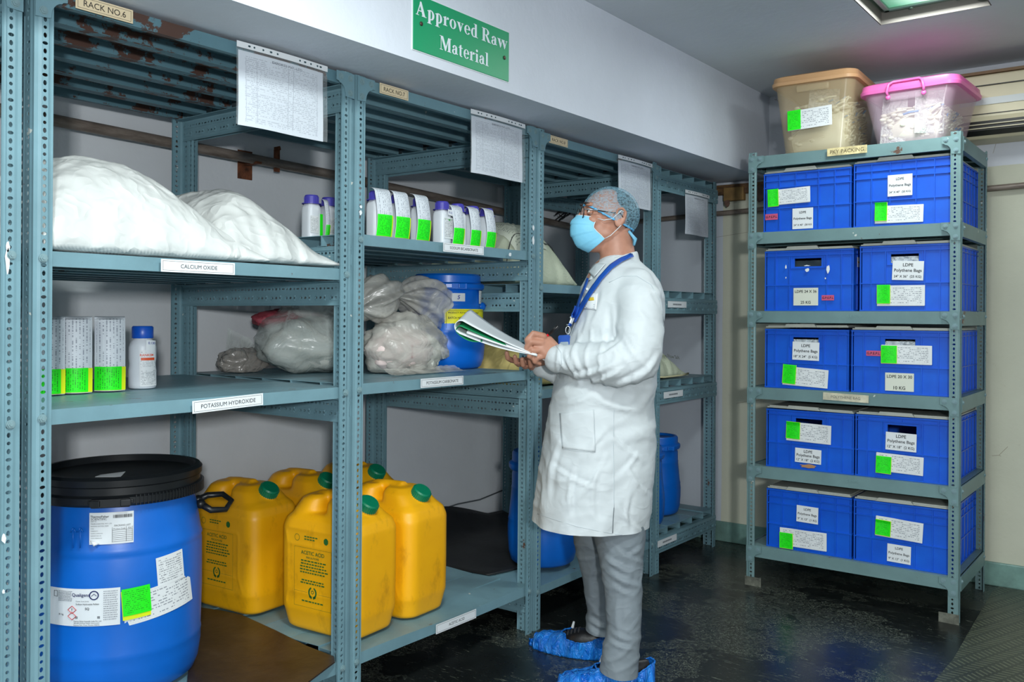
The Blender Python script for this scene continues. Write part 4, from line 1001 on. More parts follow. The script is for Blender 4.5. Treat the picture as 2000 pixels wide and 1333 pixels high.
ctext(cc, 'Caustic Soda (Solid)', INK, r, w=w * .16, x=w * .06, y=h * .17, z=.0014); ctext(cc, 'Sodium Hydroxide Pellets', INK, r, w=w * .28, x=w * .12, y=h * .09, z=.0014, bold=.012)
ctext(cc, 'SQ', INK, r, w=w * .05, x=w * .12, y=-h * .03, z=.0014, bold=.014); ctext(cc, 'Thermo Fisher Scientific India Pvt. Ltd.', INK, r, w=w * .34, x=w * .12, y=-h * .36, z=.0014, bold=.012)
ctext(cc, '403-404, B-Wing, Delphi, Hiranandani', INK, r, w=w * .31, x=w * .11, y=-h * .415, z=.0014); ctext(cc, 'Business Park, Powai, Mumbai 400076', INK, r, w=w * .31, x=w * .11, y=-h * .465, z=.0014)
ctext(cc, '30  kg', INK, r, w=w * .07, x=-w * .22, y=-h * .2, z=.0014, bold=.012)
b = MB(); rq = random.Random(9)
for x0_, x1_, y0_, n_, st_ in ((.31, .47, .42, 14, .058), (-.26, -.07, .42, 8, .036)):
    for k in range(n_):
        x_ = x0_
        while x_ < x1_ - .01: l_ = rq.uniform(.006, .022); b.box(x_ * w, min(x1_, x_ + l_) * w, (y0_ - st_ * k) * h, (y0_ - st_ * k + .014) * h, .0022, .0025); x_ += l_ + .006
o5 = b.build('fine_print', plain('print_soft', (96, 102, 112), .6), cc)
b = MB(); b.box(w * -.03, w * .27, -h * .30, -h * .235, .0012, .0015); o1 = b.build('code_bar', plain('print_grey', (130, 134, 138), .6), cc)
b = MB()
for s, cy in ((.3, -.06), (.3, -.23)):
    pts = [(-w * .07 + w * .055 * dx, h * cy + h * .10 * dy) for dx, dy in ((1, 0), (0, 1), (-1, 0), (0, -1))]
    for k in range(4): b.tube([(pts[k][0], pts[k][1], .0024), (pts[(k + 1) % 4][0], pts[(k + 1) % 4][1], .0016)], .0009, 4)
o2 = b.build('hazard_diamond', plain('hazard_red', (200, 50, 60), .5), cc)
ctext(cc, '!', INK, r, h=h * .09, x=-w * .07, y=-h * .06, z=.0014, bold=.014)
b = MB(); ring(b, w * .20, h * .33, .013, .013, .010, .010); b.v = [(x, y, .0026) for x, y, z in b.v]; b.tube([(w * .20 - .007, h * .31, .0026), (w * .20, h * .37, .0026), (w * .20 + .007, h * .31, .0026)], .0009, 5); o3 = b.build('round_logo', NAVY, cc)
b = MB(); b.box(-w * .33, -w * .275, h * .27, h * .278, .0022, .0026); b.box(-w * .33, -w * .275, h * .42, h * .428, .0022, .0026); b.box(-w * .33, -w * .326, h * .27, h * .428, .0022, .0026); b.box(-w * .279, -w * .275, h * .27, h * .428, .0022, .0026); o4 = b.build('stamp_box', INK, cc)
for o in (o1, o2, o3, o4, o5):
    for v in o.data.vertices: a = v.co.x / r; z_ = v.co.z; v.co = Vector((math.sin(a) * (r + z_), v.co.y, (math.cos(a) - 1) * r + z_))
cylcard(T, r, 240, 1144, 372, 1204, P_STRIP, 'form_sheet', tilt=.13)
cylcard(T, r + .002, 238, 1151, 293, 1208, YELL, 'yellow_slip', tilt=.07)
cylcard(T, r + .004, 239, 1147, 294, 1200, P_GREEN, 'green_slip', label='fluorescent green slip', tilt=.07)
b = MB()      # twin arrows moulded in the wall, and the drop handle
for k, px in enumerate((143, 157)):
    p, a = oncyl(px, 1050, CD, r); zz = 1.0
    for seg in (((-.0, -.03), (0, .022)), ((-.008, .014), (0, .026)), ((.008, .014), (0, .026))):
        q = [Vector(((r + .0006) * math.cos(a + dx / r), (r + .0006) * math.sin(a + dx / r), p.z - CD.z + dz)) for dx, dz in seg]; b.tube(q, .0018, 5)
b.build('moulded_arrows', DBL, T, smooth=True)
p, a = oncyl(376, 996, CD, .2335); a = R(62); pz = .50
b = MB(); o_ = Vector((math.cos(a), math.sin(a), 0)); tg = Vector((-math.sin(a), math.cos(a), 0)); up = Vector((0, 0, 1)); c1 = o_ * .228 + up * pz
b.tube([c1 - tg * .035, c1 - tg * .045 + o_ * .03 - up * .020, c1 - tg * .035 + o_ * .075 - up * .024, c1 + o_ * .098 - up * .004, c1 + tg * .035 + o_ * .075 + up * .012, c1 + tg * .045 + o_ * .03 + up * .010, c1 + tg * .035], [.011, .010, .009, .008, .009, .010, .011], 10)
b.sphere(c1 - tg * .035, .015, 12, 8); b.sphere(c1 + tg * .035, .015, 12, 8); b.build('handle', DBK, T, smooth=True)
card(T, frame((.03, -.05, .607), (.8, .6, 0), (-.6, .8, 0)), .075, .035, PAPER, 'paper_tag', curl=lambda u, v: .01 * u * v)
T = drum('dark blue drum with black lid half hidden beyond the left rack posts', (-2.62, .70, .199), BIGP, DBL, BIGL, DBK)
# medium drum on the carbonate shelf
C1 = Vector((-2.543, 2.925, 1.069)); kk = 1.0
MP = [(.13, 0), (.145, .01), (.155, .04), (.1595, .09), (.160, .13), (.157, .15), (.1585, .155), (.155, .165), (.146, .235), (.143, .262), (.1445, .266), (.142, .272), (.141, .315), (.134, .335), (.13, .345)]
ML = [(.133, .330), (.150, .331), (.156, .338), (.156, .352), (.149, .358), (.141, .360), (.141, .388), (.134, .396), (.12, .396), (.112, .386), (.06, .386)]
T = drum('blue drum with yellow product label on the potassium carbonate shelf', C1, MP, DBL2, ML, DBL2, (.156, .345, R(-38), DBL2))
cc, w, h = cylcard(T, .1425, 882, 573, 908, 589, PAPER, label='white tag with a handwritten 5'); ctext(cc, '5', BLUEP, .1435, h=h * .5, z=.0014, bold=.014, ital=.2)
cylcard(T, .1435, 935, 569, 948, 594, P_FORM)
cc, w, h = cylcard(T, .150, 868, 604, 945, 647, plain('product_yellow', (238, 232, 20), .5), 'product_label', label='yellow product label')
ctext(cc, 'PRODUCT: POTASSIUM CARBONAT', INK, .151, w=w * .62, x=-w * .13, y=h * .33, z=.0014, bold=.012); ctext(cc, 'BATCH NO.: 220', INK, .151, w=w * .34, x=-w * .27, y=h * .10, z=.0014, bold=.012)
b = MB(); a_, q_ = w / 2 - .006, h / 2 - .006
for e in ((-a_, a_, -q_, -q_ + .001), (-a_, a_, q_ - .001, q_), (-a_, -a_ + .001, -q_, q_), (a_ - .001, a_, -q_, q_)):
    for k in range(12): b.box(e[0] + (e[1] - e[0]) * k / 12, e[0] + (e[1] - e[0]) * (k + 1) / 12, e[2], e[3], .0022, .0026)
o = b.build('border', INK, cc)
for v in o.data.vertices: a = v.co.x / .151; z_ = v.co.z; v.co = Vector((math.sin(a) * (.151 + z_), v.co.y, (math.cos(a) - 1) * .151 + z_))
cylcard(T, .150, 946, 600, 951, 644, P_GREEN, 'green_slip')
b = MB(); b.sphere((.148 * math.cos(R(35)), .148 * math.sin(R(35)), .262), (.012, .022, .018), 12, 8); b.build('side_lug', DBL2, T, smooth=True)
def scaled(p, sr, sz): return [(r * sr, z * sz) for r, z in p]
T = drum('small blue barrel nearest the far post on the bottom shelf', (-2.36, 4.46, .222), scaled(MP, .86, 1.06), DBL, scaled(ML, .86, 1.06), DBL, (.134, .365, R(-40), DBL))
T = drum('small blue barrel partly hidden behind the white coat', (-2.30, 4.165, .222), scaled(MP, .84, 1.02), DBL, scaled(ML, .84, 1.02), DBL, (.131, .352, R(-40), DBL))
T = drum('dark blue drum behind the man\'s legs on the bottom shelf of RACK NO.8', (-2.335, 3.345, .193), scaled(MP, .98, 1.25), DBL, scaled(ML, .98, 1.25), DBL)
cc, w, h = cylcard(T, .152, 1088, 1016, 1117, 1040, PAPER)

# ------------------------------------------------------------------ yellow jerrycans: blown shells, so every form runs into the next
def remeshed(b, name, mat, voxel, smooth=6, fac=.5):
    me = b.mesh('tmp', mat); o = bpy.data.objects.new('tmp', me); COL.objects.link(o)
    m = o.modifiers.new('r', 'REMESH'); m.mode = 'VOXEL'; m.voxel_size = voxel; m.use_smooth_shade = True
    s = o.modifiers.new('s', 'SMOOTH'); s.factor = fac; s.iterations = smooth
    r_ = eval_mesh(o); bpy.data.objects.remove(o); r_.name = name; r_.materials.clear()
    for q in (mat if isinstance(mat, list) else [mat]): r_.materials.append(q)
    r_.polygons.foreach_set('use_smooth', [True] * len(r_.polygons)); return r_
JH = .475
b = MB()
def rr3(w, d, z, r=.05, dx=0): return [(x + dx, y, z) for x, y in rrect(w, d, r)]
loft(b, [rr3(.30, .19, .0, .05), rr3(.335, .215, .010, .05), rr3(.355, .232, .06, .05), rr3(.362, .240, .075, .05), rr3(.366, .240, .20, .05), rr3(.366, .240, .355, .05), rr3(.345, .225, .385, .05), rr3(.305, .19, .405, .05)])
loft(b, [rr3(.155, .215, .36, .05, .085), rr3(.15, .20, .40, .05, .078), rr3(.115, .165, .440, .04, .055), rr3(.09, .12, .460, .035, .045)])
loft(b, [rr3(.13, .21, .36, .05, -.10), rr3(.12, .19, .41, .05, -.095), rr3(.09, .15, .450, .04, -.085), rr3(.06, .11, .462, .03, -.08)])
b.tube([(-.09, 0, .447), (-.03, 0, .456), (.05, 0, .455)], [.024, .019, .022], 12)
b.lathe([(.030, 0), (.027, .03)], 20, M=Matrix.Translation((.118, 0, .418)) @ Matrix.Rotation(R(34), 4, 'Y'))
# moulded frame on the broad side
def fr_tube(y, s):
    for pts in ([(-.14, .34), (-.13, .29), (-.13, .135), (-.14, .09)], [(-.13, .30), (.10, .30), (.105, .28), (.105, .14), (.125, .09)], [(-.11, .135), (.09, .135)], [(-.13, .355), (.12, .355)]):
        b.tube([(p[0], y, p[1]) for p in pts], .0045, 6)
fr_tube(-.1185, 1); fr_tube(.1185, -1)
t = NT('yellow_polythene'); co = t.coord(); sep = t.new('ShaderNodeSeparateXYZ'); t.lk(co, sep.inputs[0])
g = t.ramp(t.noise(t.mapping(co, (1, 1, .5)), 12, 6, .7), [(.55, 0.0), (.75, .5)])
t.lk(t.mix(g, t.ramp(t.noise(co, 3, 4), [(.3, (240, 170, 8)), (.7, (250, 184, 14))]), (150, 92, 12)), t.b.inputs['Base Color']); t.set(Roughness=.42); t.bump(t.noise(co, 50, 3), .06, .003)
t.b.inputs['Subsurface Weight'].default_value = .0
JY = t.m
JM = remeshed(b, 'can_body', JY, .0055, 8)
JG = plast('cap_green_plastic', (0, 124, 88), .4); JP = plain('green_print', (36, 104, 40), .6)
b = MB(); b.lathe([(.033, 0), (.035, .002), (.035, .026), (.031, .031), (.001, .031)], 32, cap=False)
for k in range(28): a = 2 * math.pi * k / 28; b.box(-.0016, .0016, .033, .037, .001, .025, M=rotz(a))
JC = b.mesh('cap', JG)
PR = None
def jerry(label, x, y, rz, z=.194):
    T = thing('jerrycan', label, 'jerrycan', (x, y, z), rz, 'yellow jerrycans of acetic acid with green caps')
    body = link('can_body', JM, T); link('cap', JC, T, Matrix.Translation((.124, 0, .430)) @ Matrix.Rotation(R(34), 4, 'Y'))
    M0 = frame((-.01, -.1215, .215), (1, 0, 0), (0, 0, 1))
    text('ACETIC ACID', body, JP, w=.11, M=M0, x=0, y=.062, bold=.014)
    text('PRECAUTIONS', body, JP, w=.06, M=M0, x=0, y=.046, bold=.014)
    b = MB(); rq = random.Random(5)
    for yy_ in [.034 - .010 * k for k in range(5)] + [-.033, -.042, -.104]:
        hw_ = rq.uniform(.048, .060); x_ = -hw_
        while x_ < hw_: l_ = rq.uniform(.006, .014); b.box(x_, x_ + l_, yy_ - .0022, yy_ + .0022, 0, .0003); x_ += l_ + .0035
    b.build('fine_print', JP, body, M=M0)
    b = MB()
    for s in (-1, 1):
        ring(b, .0, 0, .020, .020, .013, .015, *( (-70, 70) if s > 0 else (110, 250)), 16)
        poly(b, [(s * .004, -.022), (s * .016, -.016), (s * .012, -.008), (s * .002, -.014)])
    ring(b, 0, .002, .0065, .0065, .004, .004)
    for e in ((-.088, .088, .078, .0788), (-.088, .088, -.125, -.1242), (-.088, -.0872, -.125, .078), (.0872, .088, -.125, .078), (-.088, -.025, -.074, -.0733), (.025, .088, -.074, -.0733)): rect(b, e[0], e[2], e[1], e[3])
    o = b.build('printed_emblem', JP, body, M=M0 @ Matrix.Translation((0, -.0, 0)))
    for v in o.data.vertices:
        if abs(v.co.x) < .026 and abs(v.co.y) < .03: v.co.y -= .072
    b = MB(); ring(b, -.075, .110, .012, .012, .0105, .0105); b.prism([(.058, .100), (.066, .100), (.072, .106), (.072, .116), (.066, .122), (.058, .122), (.052, .116), (.052, .106)], 0, .0003); b.build('stamped_mark', JP, body, M=M0)
    b = MB()
    for yy_, n_ in ((.117, 5), (.108, 4)):
        for k in range(n_): b.box(-.040 + k * .013, -.030 + k * .013, yy_ - .002, yy_ + .002, 0, .0003)
    b.build('stamp_print', JP, body, M=M0); return T
jerry('front yellow jerrycan behind the RACK NO.7 post with printed side', -2.40, 2.192, R(4), .196)
jerry('front yellow jerrycan furthest right beside the open shelf', -2.40, 2.462, R(3), .196)
jerry('rear yellow jerrycan at the left end of the cluster', -2.875, 2.145, R(4), .196)
jerry('rear yellow jerrycan in the middle of the back row', -2.86, 2.42, R(2), .196)
jerry('rear yellow jerrycan at the right end of the back row', -2.85, 2.69, R(-2), .196)

# ------------------------------------------------------------------ sheets lying on the bottom shelves
t = NT('brown_oiled_board'); co = t.coord()
t.lk(t.ramp(t.noise(co, 7, 7, .7), [(.3, (36, 28, 24)), (.6, (58, 46, 38)), (.8, (86, 72, 58))]), t.b.inputs['Base Color']); t.set(Roughness=.4); t.bump(t.noise(co, 12, 5), .3, .01); BB = t.m
b = MB(); pts = [onz(*p, .205) for p in ((378, 1185), (430, 1192), (470, 1200), (540, 1232), (600, 1262), (652, 1282), (654, 1292), (600, 1333), (420, 1420), (360, 1400))]
b.prism([(p.x, p.y) for p in pts], .199, .204); tag(b.build('brown_sheet', BB, fix=True), 'dark brown board lying on the bottom shelf beside the large drum', 'board')
RB = plain('black_rubber', (30, 31, 33), .55, var=.25, vs=6, bs=16, bst=.5)
b = MB()
def fn(u, v):
    y = 3.035 + .96 * u
    front = -2.40 + .03 * math.sin(u * 9); back = -3.06
    x = front + (back - front) * v; lift = (max(0, v - .72) / .28) ** 2 * (.03 + .10 * max(0, math.sin(u * 3.6)) ** 1.2)
    return (x if v < .9 else x, y, .182 + lift + .003 * math.sin(y * 16) * math.sin(x * 9) + .003)
b.grid(fn, 30, 24); o = b.build('rubber_sheet', RB, smooth=True); m_ = o.modifiers.new('s', 'SOLIDIFY'); m_.thickness = .004
tag(o, 'black rubber sheet spread under the dark drum on the bottom shelf', 'sheet')

# ------------------------------------------------------------------ bottles
BW = plast('bottle_white_plastic', (222, 228, 234), .35); BP = plast('cap_purple_plastic', (70, 66, 168), .4); BC = plast('cap_blue_plastic', (16, 84, 190), .35)
b = MB(); loft(b, [[(x, y, z) for x, y in rrect(w_, w_, min(.02, w_ * .28))] for w_, z in ((.048, 0), (.056, .004), (.058, .01), (.058, .104), (.055, .116), (.044, .128), (.036, .132), (.034, .138))]); BOT = b.mesh('bottle_body', BW, True); BOT.set_sharp_from_angle(angle=R(50))
b = MB(); b.lathe([(.0235, .128), (.025, .130), (.025, .155), (.022, .160), (.001, .160)], 28, cap=False); 
for k in range(24): b.box(-.001, .001, .0245, .0262, .131, .153, M=rotz(k * .2618))
b.lathe([(.034, .128), (.034, .131), (.02, .131)], 24, cap=False); BCAP = b.mesh('cap', BP)
b = MB(); b.lathe([(.001, 0), (.036, 0), (.0395, .004), (.040, .012), (.040, .055), (.0375, .075), (.0395, .09), (.0395, .125), (.034, .142), (.026, .150), (.025, .158)], 36, cap=False); RBOT = b.mesh('bottle_body', BW, True)
b = MB(); b.lathe([(.030, .152), (.031, .154), (.031, .185), (.028, .189), (.001, .189)], 30, cap=False); RCAP = b.mesh('cap', BC, True); RCAP.set_sharp_from_angle(angle=R(50))
def flag(name, T, x, w, h, top, gh, mat_g=P_GREENV, lean=0, curl=.03, front=-.045, over=True, yw=.006, dz=0, bl=.006):
    """paper flag glued over the cap, hanging down the front with its green slip"""
    b = MB()
    def fn(u, v):
        s = v * (h + curl * 1.6)
        xx = (u - .5) * w
        bulge = bl * (1 - (2 * u - 1) ** 2)
        if s < h: return (xx, -bulge - .010 * math.sin(math.pi * s / h) + lean * (s / h), s)
        a = (s - h) / curl; return (xx, -bulge * max(0, 1 - a) + curl * (1 - math.cos(a)) + lean, h + curl * math.sin(a) * .8)
    b.grid(fn, 8, 22, uv=True); o = b.build('paper_flag', P_STRIPV, T, M=Matrix.Translation((x, front, .002 + dz)))
    sm = o.modifiers.new('s', 'SOLIDIFY'); sm.thickness = .0005
    def g(u, v, k=0, w2=w): s = .003 + v * gh; X = (u - .5) * w2 + k; return (X, -.0025 - bl * max(0, 1 - (2 * X / w) ** 2) - .010 * math.sin(math.pi * s / h) + lean * s / h, s)
    b = MB(); b.grid(lambda u, v: (lambda p: (p[0], p[1] + .0010, p[2] - .001))(g(u, v, .001)), 8, 8); b.build('yellow_edge', YELL, o)
    b = MB(); b.grid(lambda u, v: g(u, v, -yw / 2, w - yw), 8, 8, uv=True); q = b.build('green_slip', mat_g, o); q['label'] = 'fluorescent green slip'; return o
LN = ['nearest the left post', 'second from the left', 'third from the left', 'standing bare with tag 0.130', 'just right of the bare bottle', 'second from the right end', 'at the right end of the row']
for k, (px, top, gx) in enumerate(((735, 367, 753), (778, 370, 788), (820, 376, 828), (863, 388, 0), (893, 402, 898), (922, 405, 930), (950, 408, 959))):
    p = onx(px, 455, -2.235); lab = 'white purple-capped bottle ' + (LN[k] if k == 3 else 'with paper flag ' + LN[k]) + ', bicarbonate shelf'
    T = thing('plastic_bottle', lab, 'bottle', (-2.235, p.y, 1.554), R(90 + (k * 37 % 7 - 3)), 'purple capped bottles on the bicarbonate shelf')
    link('bottle_body', BOT, T); link('cap', BCAP, T)
    if k != 3:
        q = onx(gx, 455, -2.19); tz = onx(gx, top, -2.19).z - 1.554
        flag('flag', T, q.y - p.y, .070 if k < 3 else .060, min(.165, tz) - .018, 0, (.072 if k < 3 else .058), curl=.026, front=-.037, lean=.004)
    else:
        cc = card(T, frame((.002, -.0302, .06), (1, 0, 0), (0, 0, 1)), .050, .078, P_FORM, 'bottle_label')
        b = MB(); b.box(-.025, .025, .033, .034, .001, .0014); b.box(-.002, .008, .028, .034, .001, .0016); b.build('green_line', plain('leaf_green', (60, 150, 70), .5), cc)
        cc = card(T, frame((.010, -.034, .118), (1, 0, 0), (0, .1, 1)), .034, .022, PAPER, 'paper_tag', tilt=-.1); text('0.130', cc, BLUEP, w=.024, bold=.01, ital=.1, z=.0014)
    if k == 0:
        cc = card(T, frame((-.006, -.0300, .06), (1, 0, 0), (0, 0, 1)), .042, .07, P_FORM, 'bottle_label')
for k, (px, lab) in enumerate(((617, 'left one of two purple-capped bottles at the end above the right white sack'), (650, 'purple-capped bottle beside the posts at the end above the right white sack'))):
    p = onx(px, 455, -2.36); T = thing('plastic_bottle', lab, 'bottle', (-2.50, p.y + .10 + .005 * k, 1.554), R(88), 'purple capped bottles on the bicarbonate shelf')
    link('bottle_body', BOT, T); link('cap', BCAP, T); card(T, frame((-.010, -.0300, .055), (1, 0, 0), (0, 0, 1)), .034, .06, P_FORM, 'bottle_label'); 
    card(T, frame((.020, -.0305, .048), (1, 0, 0), (0, 0, 1)), .012, .09, plain('flash_green', GREEN, .5), 'green_slip')
    flag('flag', T, .034, .02, .13, 0, .05, curl=.02, front=-.04) if k == 0 else None
KN = ['cut off by the left edge of the picture', 'just right of the wide left post', 'in the middle of the row of three', 'beside the bare orange-labelled bottle']
for k, px in enumerate((-8, 108, 161, 226)):
    p = onx(px, 760, -2.53); ky = p.y
    if k == 0: ky = .94
    T = thing('plastic_bottle', 'bottle behind a tall curved paper flag ' + KN[k], 'bottle', (-2.56, ky, 1.064), R(90 - 26), 'flagged bottles on the hydroxide shelf')
    link('bottle_body', RBOT, T); link('cap', RCAP, T)
    flag('flag', T, -.004, .082, .205, 0, .068, curl=.014, front=-.048, lean=.012, yw=.010, bl=.018)
p = onx(278, 750, -2.56)
T = thing('plastic_bottle', 'bare white bottle with orange label and blue cap on the hydroxide shelf', 'bottle', (-2.56, p.y, 1.064), R(90 - 26))
link('bottle_body', RBOT, T); link('cap', RCAP, T)
def scyl(T, r, a, z, w, h, mat, name, tilt=0): a = R(a); return card(T, frame((r * math.cos(a), r * math.sin(a), z), (-math.sin(a), math.cos(a), 0), (0, 0, 1)), w, h, mat, name, cyl=r, tilt=tilt)
cc = scyl(T, .0405, -70, .088, .052, .058, P_FORM, 'bottle_label'); b = MB(); scyl(T, .0412, -70, .101, .05, .012, PAPER, 'brand_band')
cc = scyl(T, .0418, -78, .102, .042, .0105, PAPER, 'brand_plate'); ctext(cc, 'RANKEM', plain('orange_ink', (222, 84, 40), .5), .0423, w=.038, z=.0014, bold=.014)
cc = scyl(T, .0418, -72, .090, .042, .008, plain('orange_band', (222, 84, 40), .5), 'orange_band')
cc = scyl(T, .0418, -72, .074, .04, .018, P_FORM, 'name_plate')
cc = scyl(T, .0425, -68, .034, .055, .052, P_FORM, 'form_sheet', tilt=.03); cc = scyl(T, .0425, -60, .128, .032, .036, PAPER, 'paper_tag', tilt=-.05); ctext(cc, '0.130', BLUEP, .043, w=.022, y=.010, z=.0014, bold=.01)

# ------------------------------------------------------------------ sacks and plastic bags
def sack(name, label, cat, loc, rz, L, W, prof, mat, seed=0, amp=.012, group=None, nu=64, nv=50, pinch=.25, flat=.55, sag=0, parts=None):
    """lying sack: L x W footprint, prof(u) gives its height along the length, seams at both ends"""
    b = MB()
    def edge(u, v):      # footprint, corners drawn out a little
        X = (u - .5) * L; Y = (v - .5) * W
        k = 1 - pinch * (1 - (2 * abs(u - .5)) ** 2) * 0
        kx = 1 - .10 * (1 - abs(2 * v - 1) ** 3); ky = 1 - .10 * (1 - abs(2 * u - 1) ** 3)
        return X * (1 - (.0 if abs(2 * v - 1) > .9 else 0)) * (.92 + .08 * abs(2 * v - 1) ** 4), Y * (.92 + .08 * abs(2 * u - 1) ** 4)
    def top(u, v):
        X, Y = edge(u, v); e = (1 - abs(2 * u - 1) ** 5) ** .5 * (1 - abs(2 * v - 1) ** 3.2) ** flat
        h = prof(u, v) * e
        q = Vector((X * 7 + seed, Y * 7, seed * 2)); rg = 1 - abs(noise.noise(q * 2.2)) * 2.4
        q2 = Vector((X * 7 + Y * 9 + seed, Y * 4 - X * 2, 0)); fold = 1 - min(1, abs(noise.noise(q2 * 1.6)) * 4)
        h += amp * (rg * .22 + fold * .80) * e ** .6
        b_ = .012 * noise.noise(Vector((u * 9, v * 9, seed)))
        return (X + b_, Y + b_, max(.004, h + .012))
    def bot(u, v):
        X, Y = edge(u, v); return (X * .97, Y * .97, .001)
    b.grid(top, nu, nv)
    # skirt joining top to the shelf
    per = [(i / nu, 0) for i in range(nu)] + [(1, j / nv) for j in range(nv)] + [(1 - i / nu, 1) for i in range(nu)] + [(0, 1 - j / nv) for j in range(nv)]
    o = len(b.v); b.v += [top(*p) for p in per] + [bot(*p) for p in per]; n = len(per)
    for i in range(n): b.f.append((o + i, o + n + i, o + n + (i + 1) % n, o + (i + 1) % n)); b.mi.append(0)
    b.f.append(tuple(o + n + i for i in range(n))); b.mi.append(0)
    T = thing(name, label, cat, loc, rz, group); me = b.mesh('sack_body', mat, True)
    bm = bmesh.new(); bm.from_mesh(me); bmesh.ops.remove_doubles(bm, verts=bm.verts, dist=1e-4); bmesh.ops.recalc_face_normals(bm, faces=bm.faces); bm.to_mesh(me); bm.free()
    s = link('sack_body', me, T); sd = s.modifiers.new('sd', 'SUBSURF'); sd.levels = sd.render_levels = 1
    return T, top
WSK = wrinkled('white_woven_sack', (212, 215, 213), .42, 9, .5, .02, dist=.03); 
def p1(u, v): return .262 * ((.84 + .5 * u if u < .32 else 1.0) if u < .46 else max(.14, 1 - ((u - .46) / .54) ** 1.35 * .84))
T, _ = sack('white_sack', 'large white sack slumped at the left of the calcium oxide shelf', 'sack', (-2.54, 1.375, 1.440), R(90), .68, .74, p1, WSK, 3, .016, 'white sacks on the calcium oxide shelf', flat=.6)
def p2(u, v): return .225 * (.9 + .3 * u if u < .34 else max(.10, 1 - ((u - .34) / .66) ** 1.5 * .86))
T, _ = sack('white_sack', 'white sack with a small stain at the right of the calcium oxide shelf', 'sack', (-2.56, 1.80, 1.442), R(90), .42, .76, p2, WSK, 11, .014, 'white sacks on the calcium oxide shelf', flat=.8)
STN = plain('tan_stain', (196, 174, 130), .5)
PS = printed('printed_sacking', (206, 212, 196), (120, 130, 120), rows=24, cols=20, fill=.4, seed=12, dens=.8)
WS2 = wrinkled('cream_woven_sack', (200, 208, 184), .5, 9, .6, .06, weave=True); YS = wrinkled('stained_yellow_sack', (214, 190, 120), .55, 8, .6, .22)
bump_ = lambda hh, a=.5, w=.5: (lambda u, v: hh * max(.12, 1 - abs((u - a) / w) ** 2.2))
T, tp = sack('white_sack', 'cream white printed sack tied with cord on RACK NO.8', 'sack', (-2.60, 3.36, 1.428), R(90), .50, .56, (lambda u, v: .27 * max(.2, 1 - abs((u - .42) / .66) ** 3.2)), WS2, 21, .012)
b = MB(); pts = [(x_, -.30 + .0, .10) for x_ in (0,)]; cord = []
for k in range(25): u = k / 24; X, Y, Z = tp(u, .12 + .02 * math.sin(u * 8)); cord.append((X, Y - .004, Z + .003))
b.tube(cord, .0028, 6); b.build('cord', plain('dark_cord', (64, 66, 66), .7), T, smooth=True)
b = MB()
def patch(u, v, u0=.12, u1=.62, v0=.06, v1=.5): p_ = tp(u0 + (u1 - u0) * u, v0 + (v1 - v0) * v); return (p_[0], p_[1] - .004, p_[2] + .005)
b.grid(patch, 16, 12, uv=True); b.build('printed_panel', PS, T, smooth=True)
T, _ = sack('stained_sack', 'yellow stained sack seen past the pad on the middle shelf', 'sack', (-2.52, 3.28, .988), R(90), .42, .62, bump_(.17, .45, .6), YS, 31, .012)
DKB = film('grey_brown_film', (120, 108, 96), .9, .3, 14, .5)
T, _ = sack('plastic_bag', 'dull brown plastic bag slumped over the yellow stained sack', 'bag', (-2.74, 3.24, 1.155), R(90), .36, .26, bump_(.08, .5, .55), DKB, 41, .012)
T, tp = sack('salt_sack', 'small cream sack printed Salt on the far corner rack', 'sack', (-2.40, 4.28, .968), R(90), .42, .46, bump_(.15, .45, .56), WS2, 51, .008)
text('Free Flow Salt', T, plain('olive_ink', (84, 90, 66), .6), w=.20, M=frame((.06, -.185, .115), (1, -.05, -.1), (0, .55, .8)), ital=.4)
b = MB(); b.tube([(-.2, -.225, .02), (-.1, -.235, .014), (.1, -.235, .014), (.2, -.225, .02)], .005, 6); b.build('stitched_seam', plain('seam_cream', (206, 200, 160), .7), T, smooth=True)
b = MB(); b.box(0, .03, 0, .34, 0, .16); o = b.build('pale_carton', plain('pale_green_card', (188, 200, 172), .7, var=.05), M=Matrix.Translation((-2.75, 3.66, 1.427)), bevel=.002); tag(o, 'pale green flat carton standing at the back of RACK NO.8', 'carton')
def blob(b, c, r, seed, amp=.02, fr=9, nu=48, nv=32, zmin=None, shape=None):
    c = Vector(c); r = Vector(r)
    def fn(u, v):
        a = 2 * math.pi * u; t_ = math.pi * v; d = Vector((math.cos(a) * math.sin(t_), math.sin(a) * math.sin(t_), math.cos(t_)))
        n = noise.noise(d * fr * .26 + Vector((seed, 0, 0))) * .75 + (1 - min(1, abs(noise.noise(Vector((d.x, d.y, d.z * 1.6)) * fr * .34 + Vector((0, seed, 0)))) * 4)) * .22
        k = 1 + amp / max(r) * n * 2
        if shape: k *= shape(d)
        p = c + Vector((d.x * r.x, d.y * r.y, d.z * r.z)) * k
        if zmin is not None: p.z = max(p.z, zmin + .002 * noise.noise(p * 20))
        return p
    b.grid(fn, nu, nv, closeu=True)
FILM = film('clear_bag_film', (206, 214, 210), .40, .26, 8, .12, .5); FILM2 = film('milky_bag_film', (204, 202, 194), .5, .28, 9, .22, .55)
POW = wrinkled('white_powder_bag', (222, 224, 216), .6, 5, .35, .03); PKP = wrinkled('pinkish_powder_bag', (228, 208, 204), .6, 5, .35, .05)
S7 = 1.070
T = thing('plastic_bag', 'big clear bag of white powder lying behind the RACK NO.7 posts', 'bag', (-2.72, 2.33, S7))
b = MB(); blob(b, (0, 0, .105), (.15, .20, .105), 3, .015, zmin=.003); b.build('powder', POW, T, smooth=True)
b = MB(); blob(b, (0, 0, .12), (.165, .225, .13), 5, .026, zmin=.002, shape=lambda d: 1 + .28 * max(0, d.z) ** 6); b.build('film', FILM, T, smooth=True)
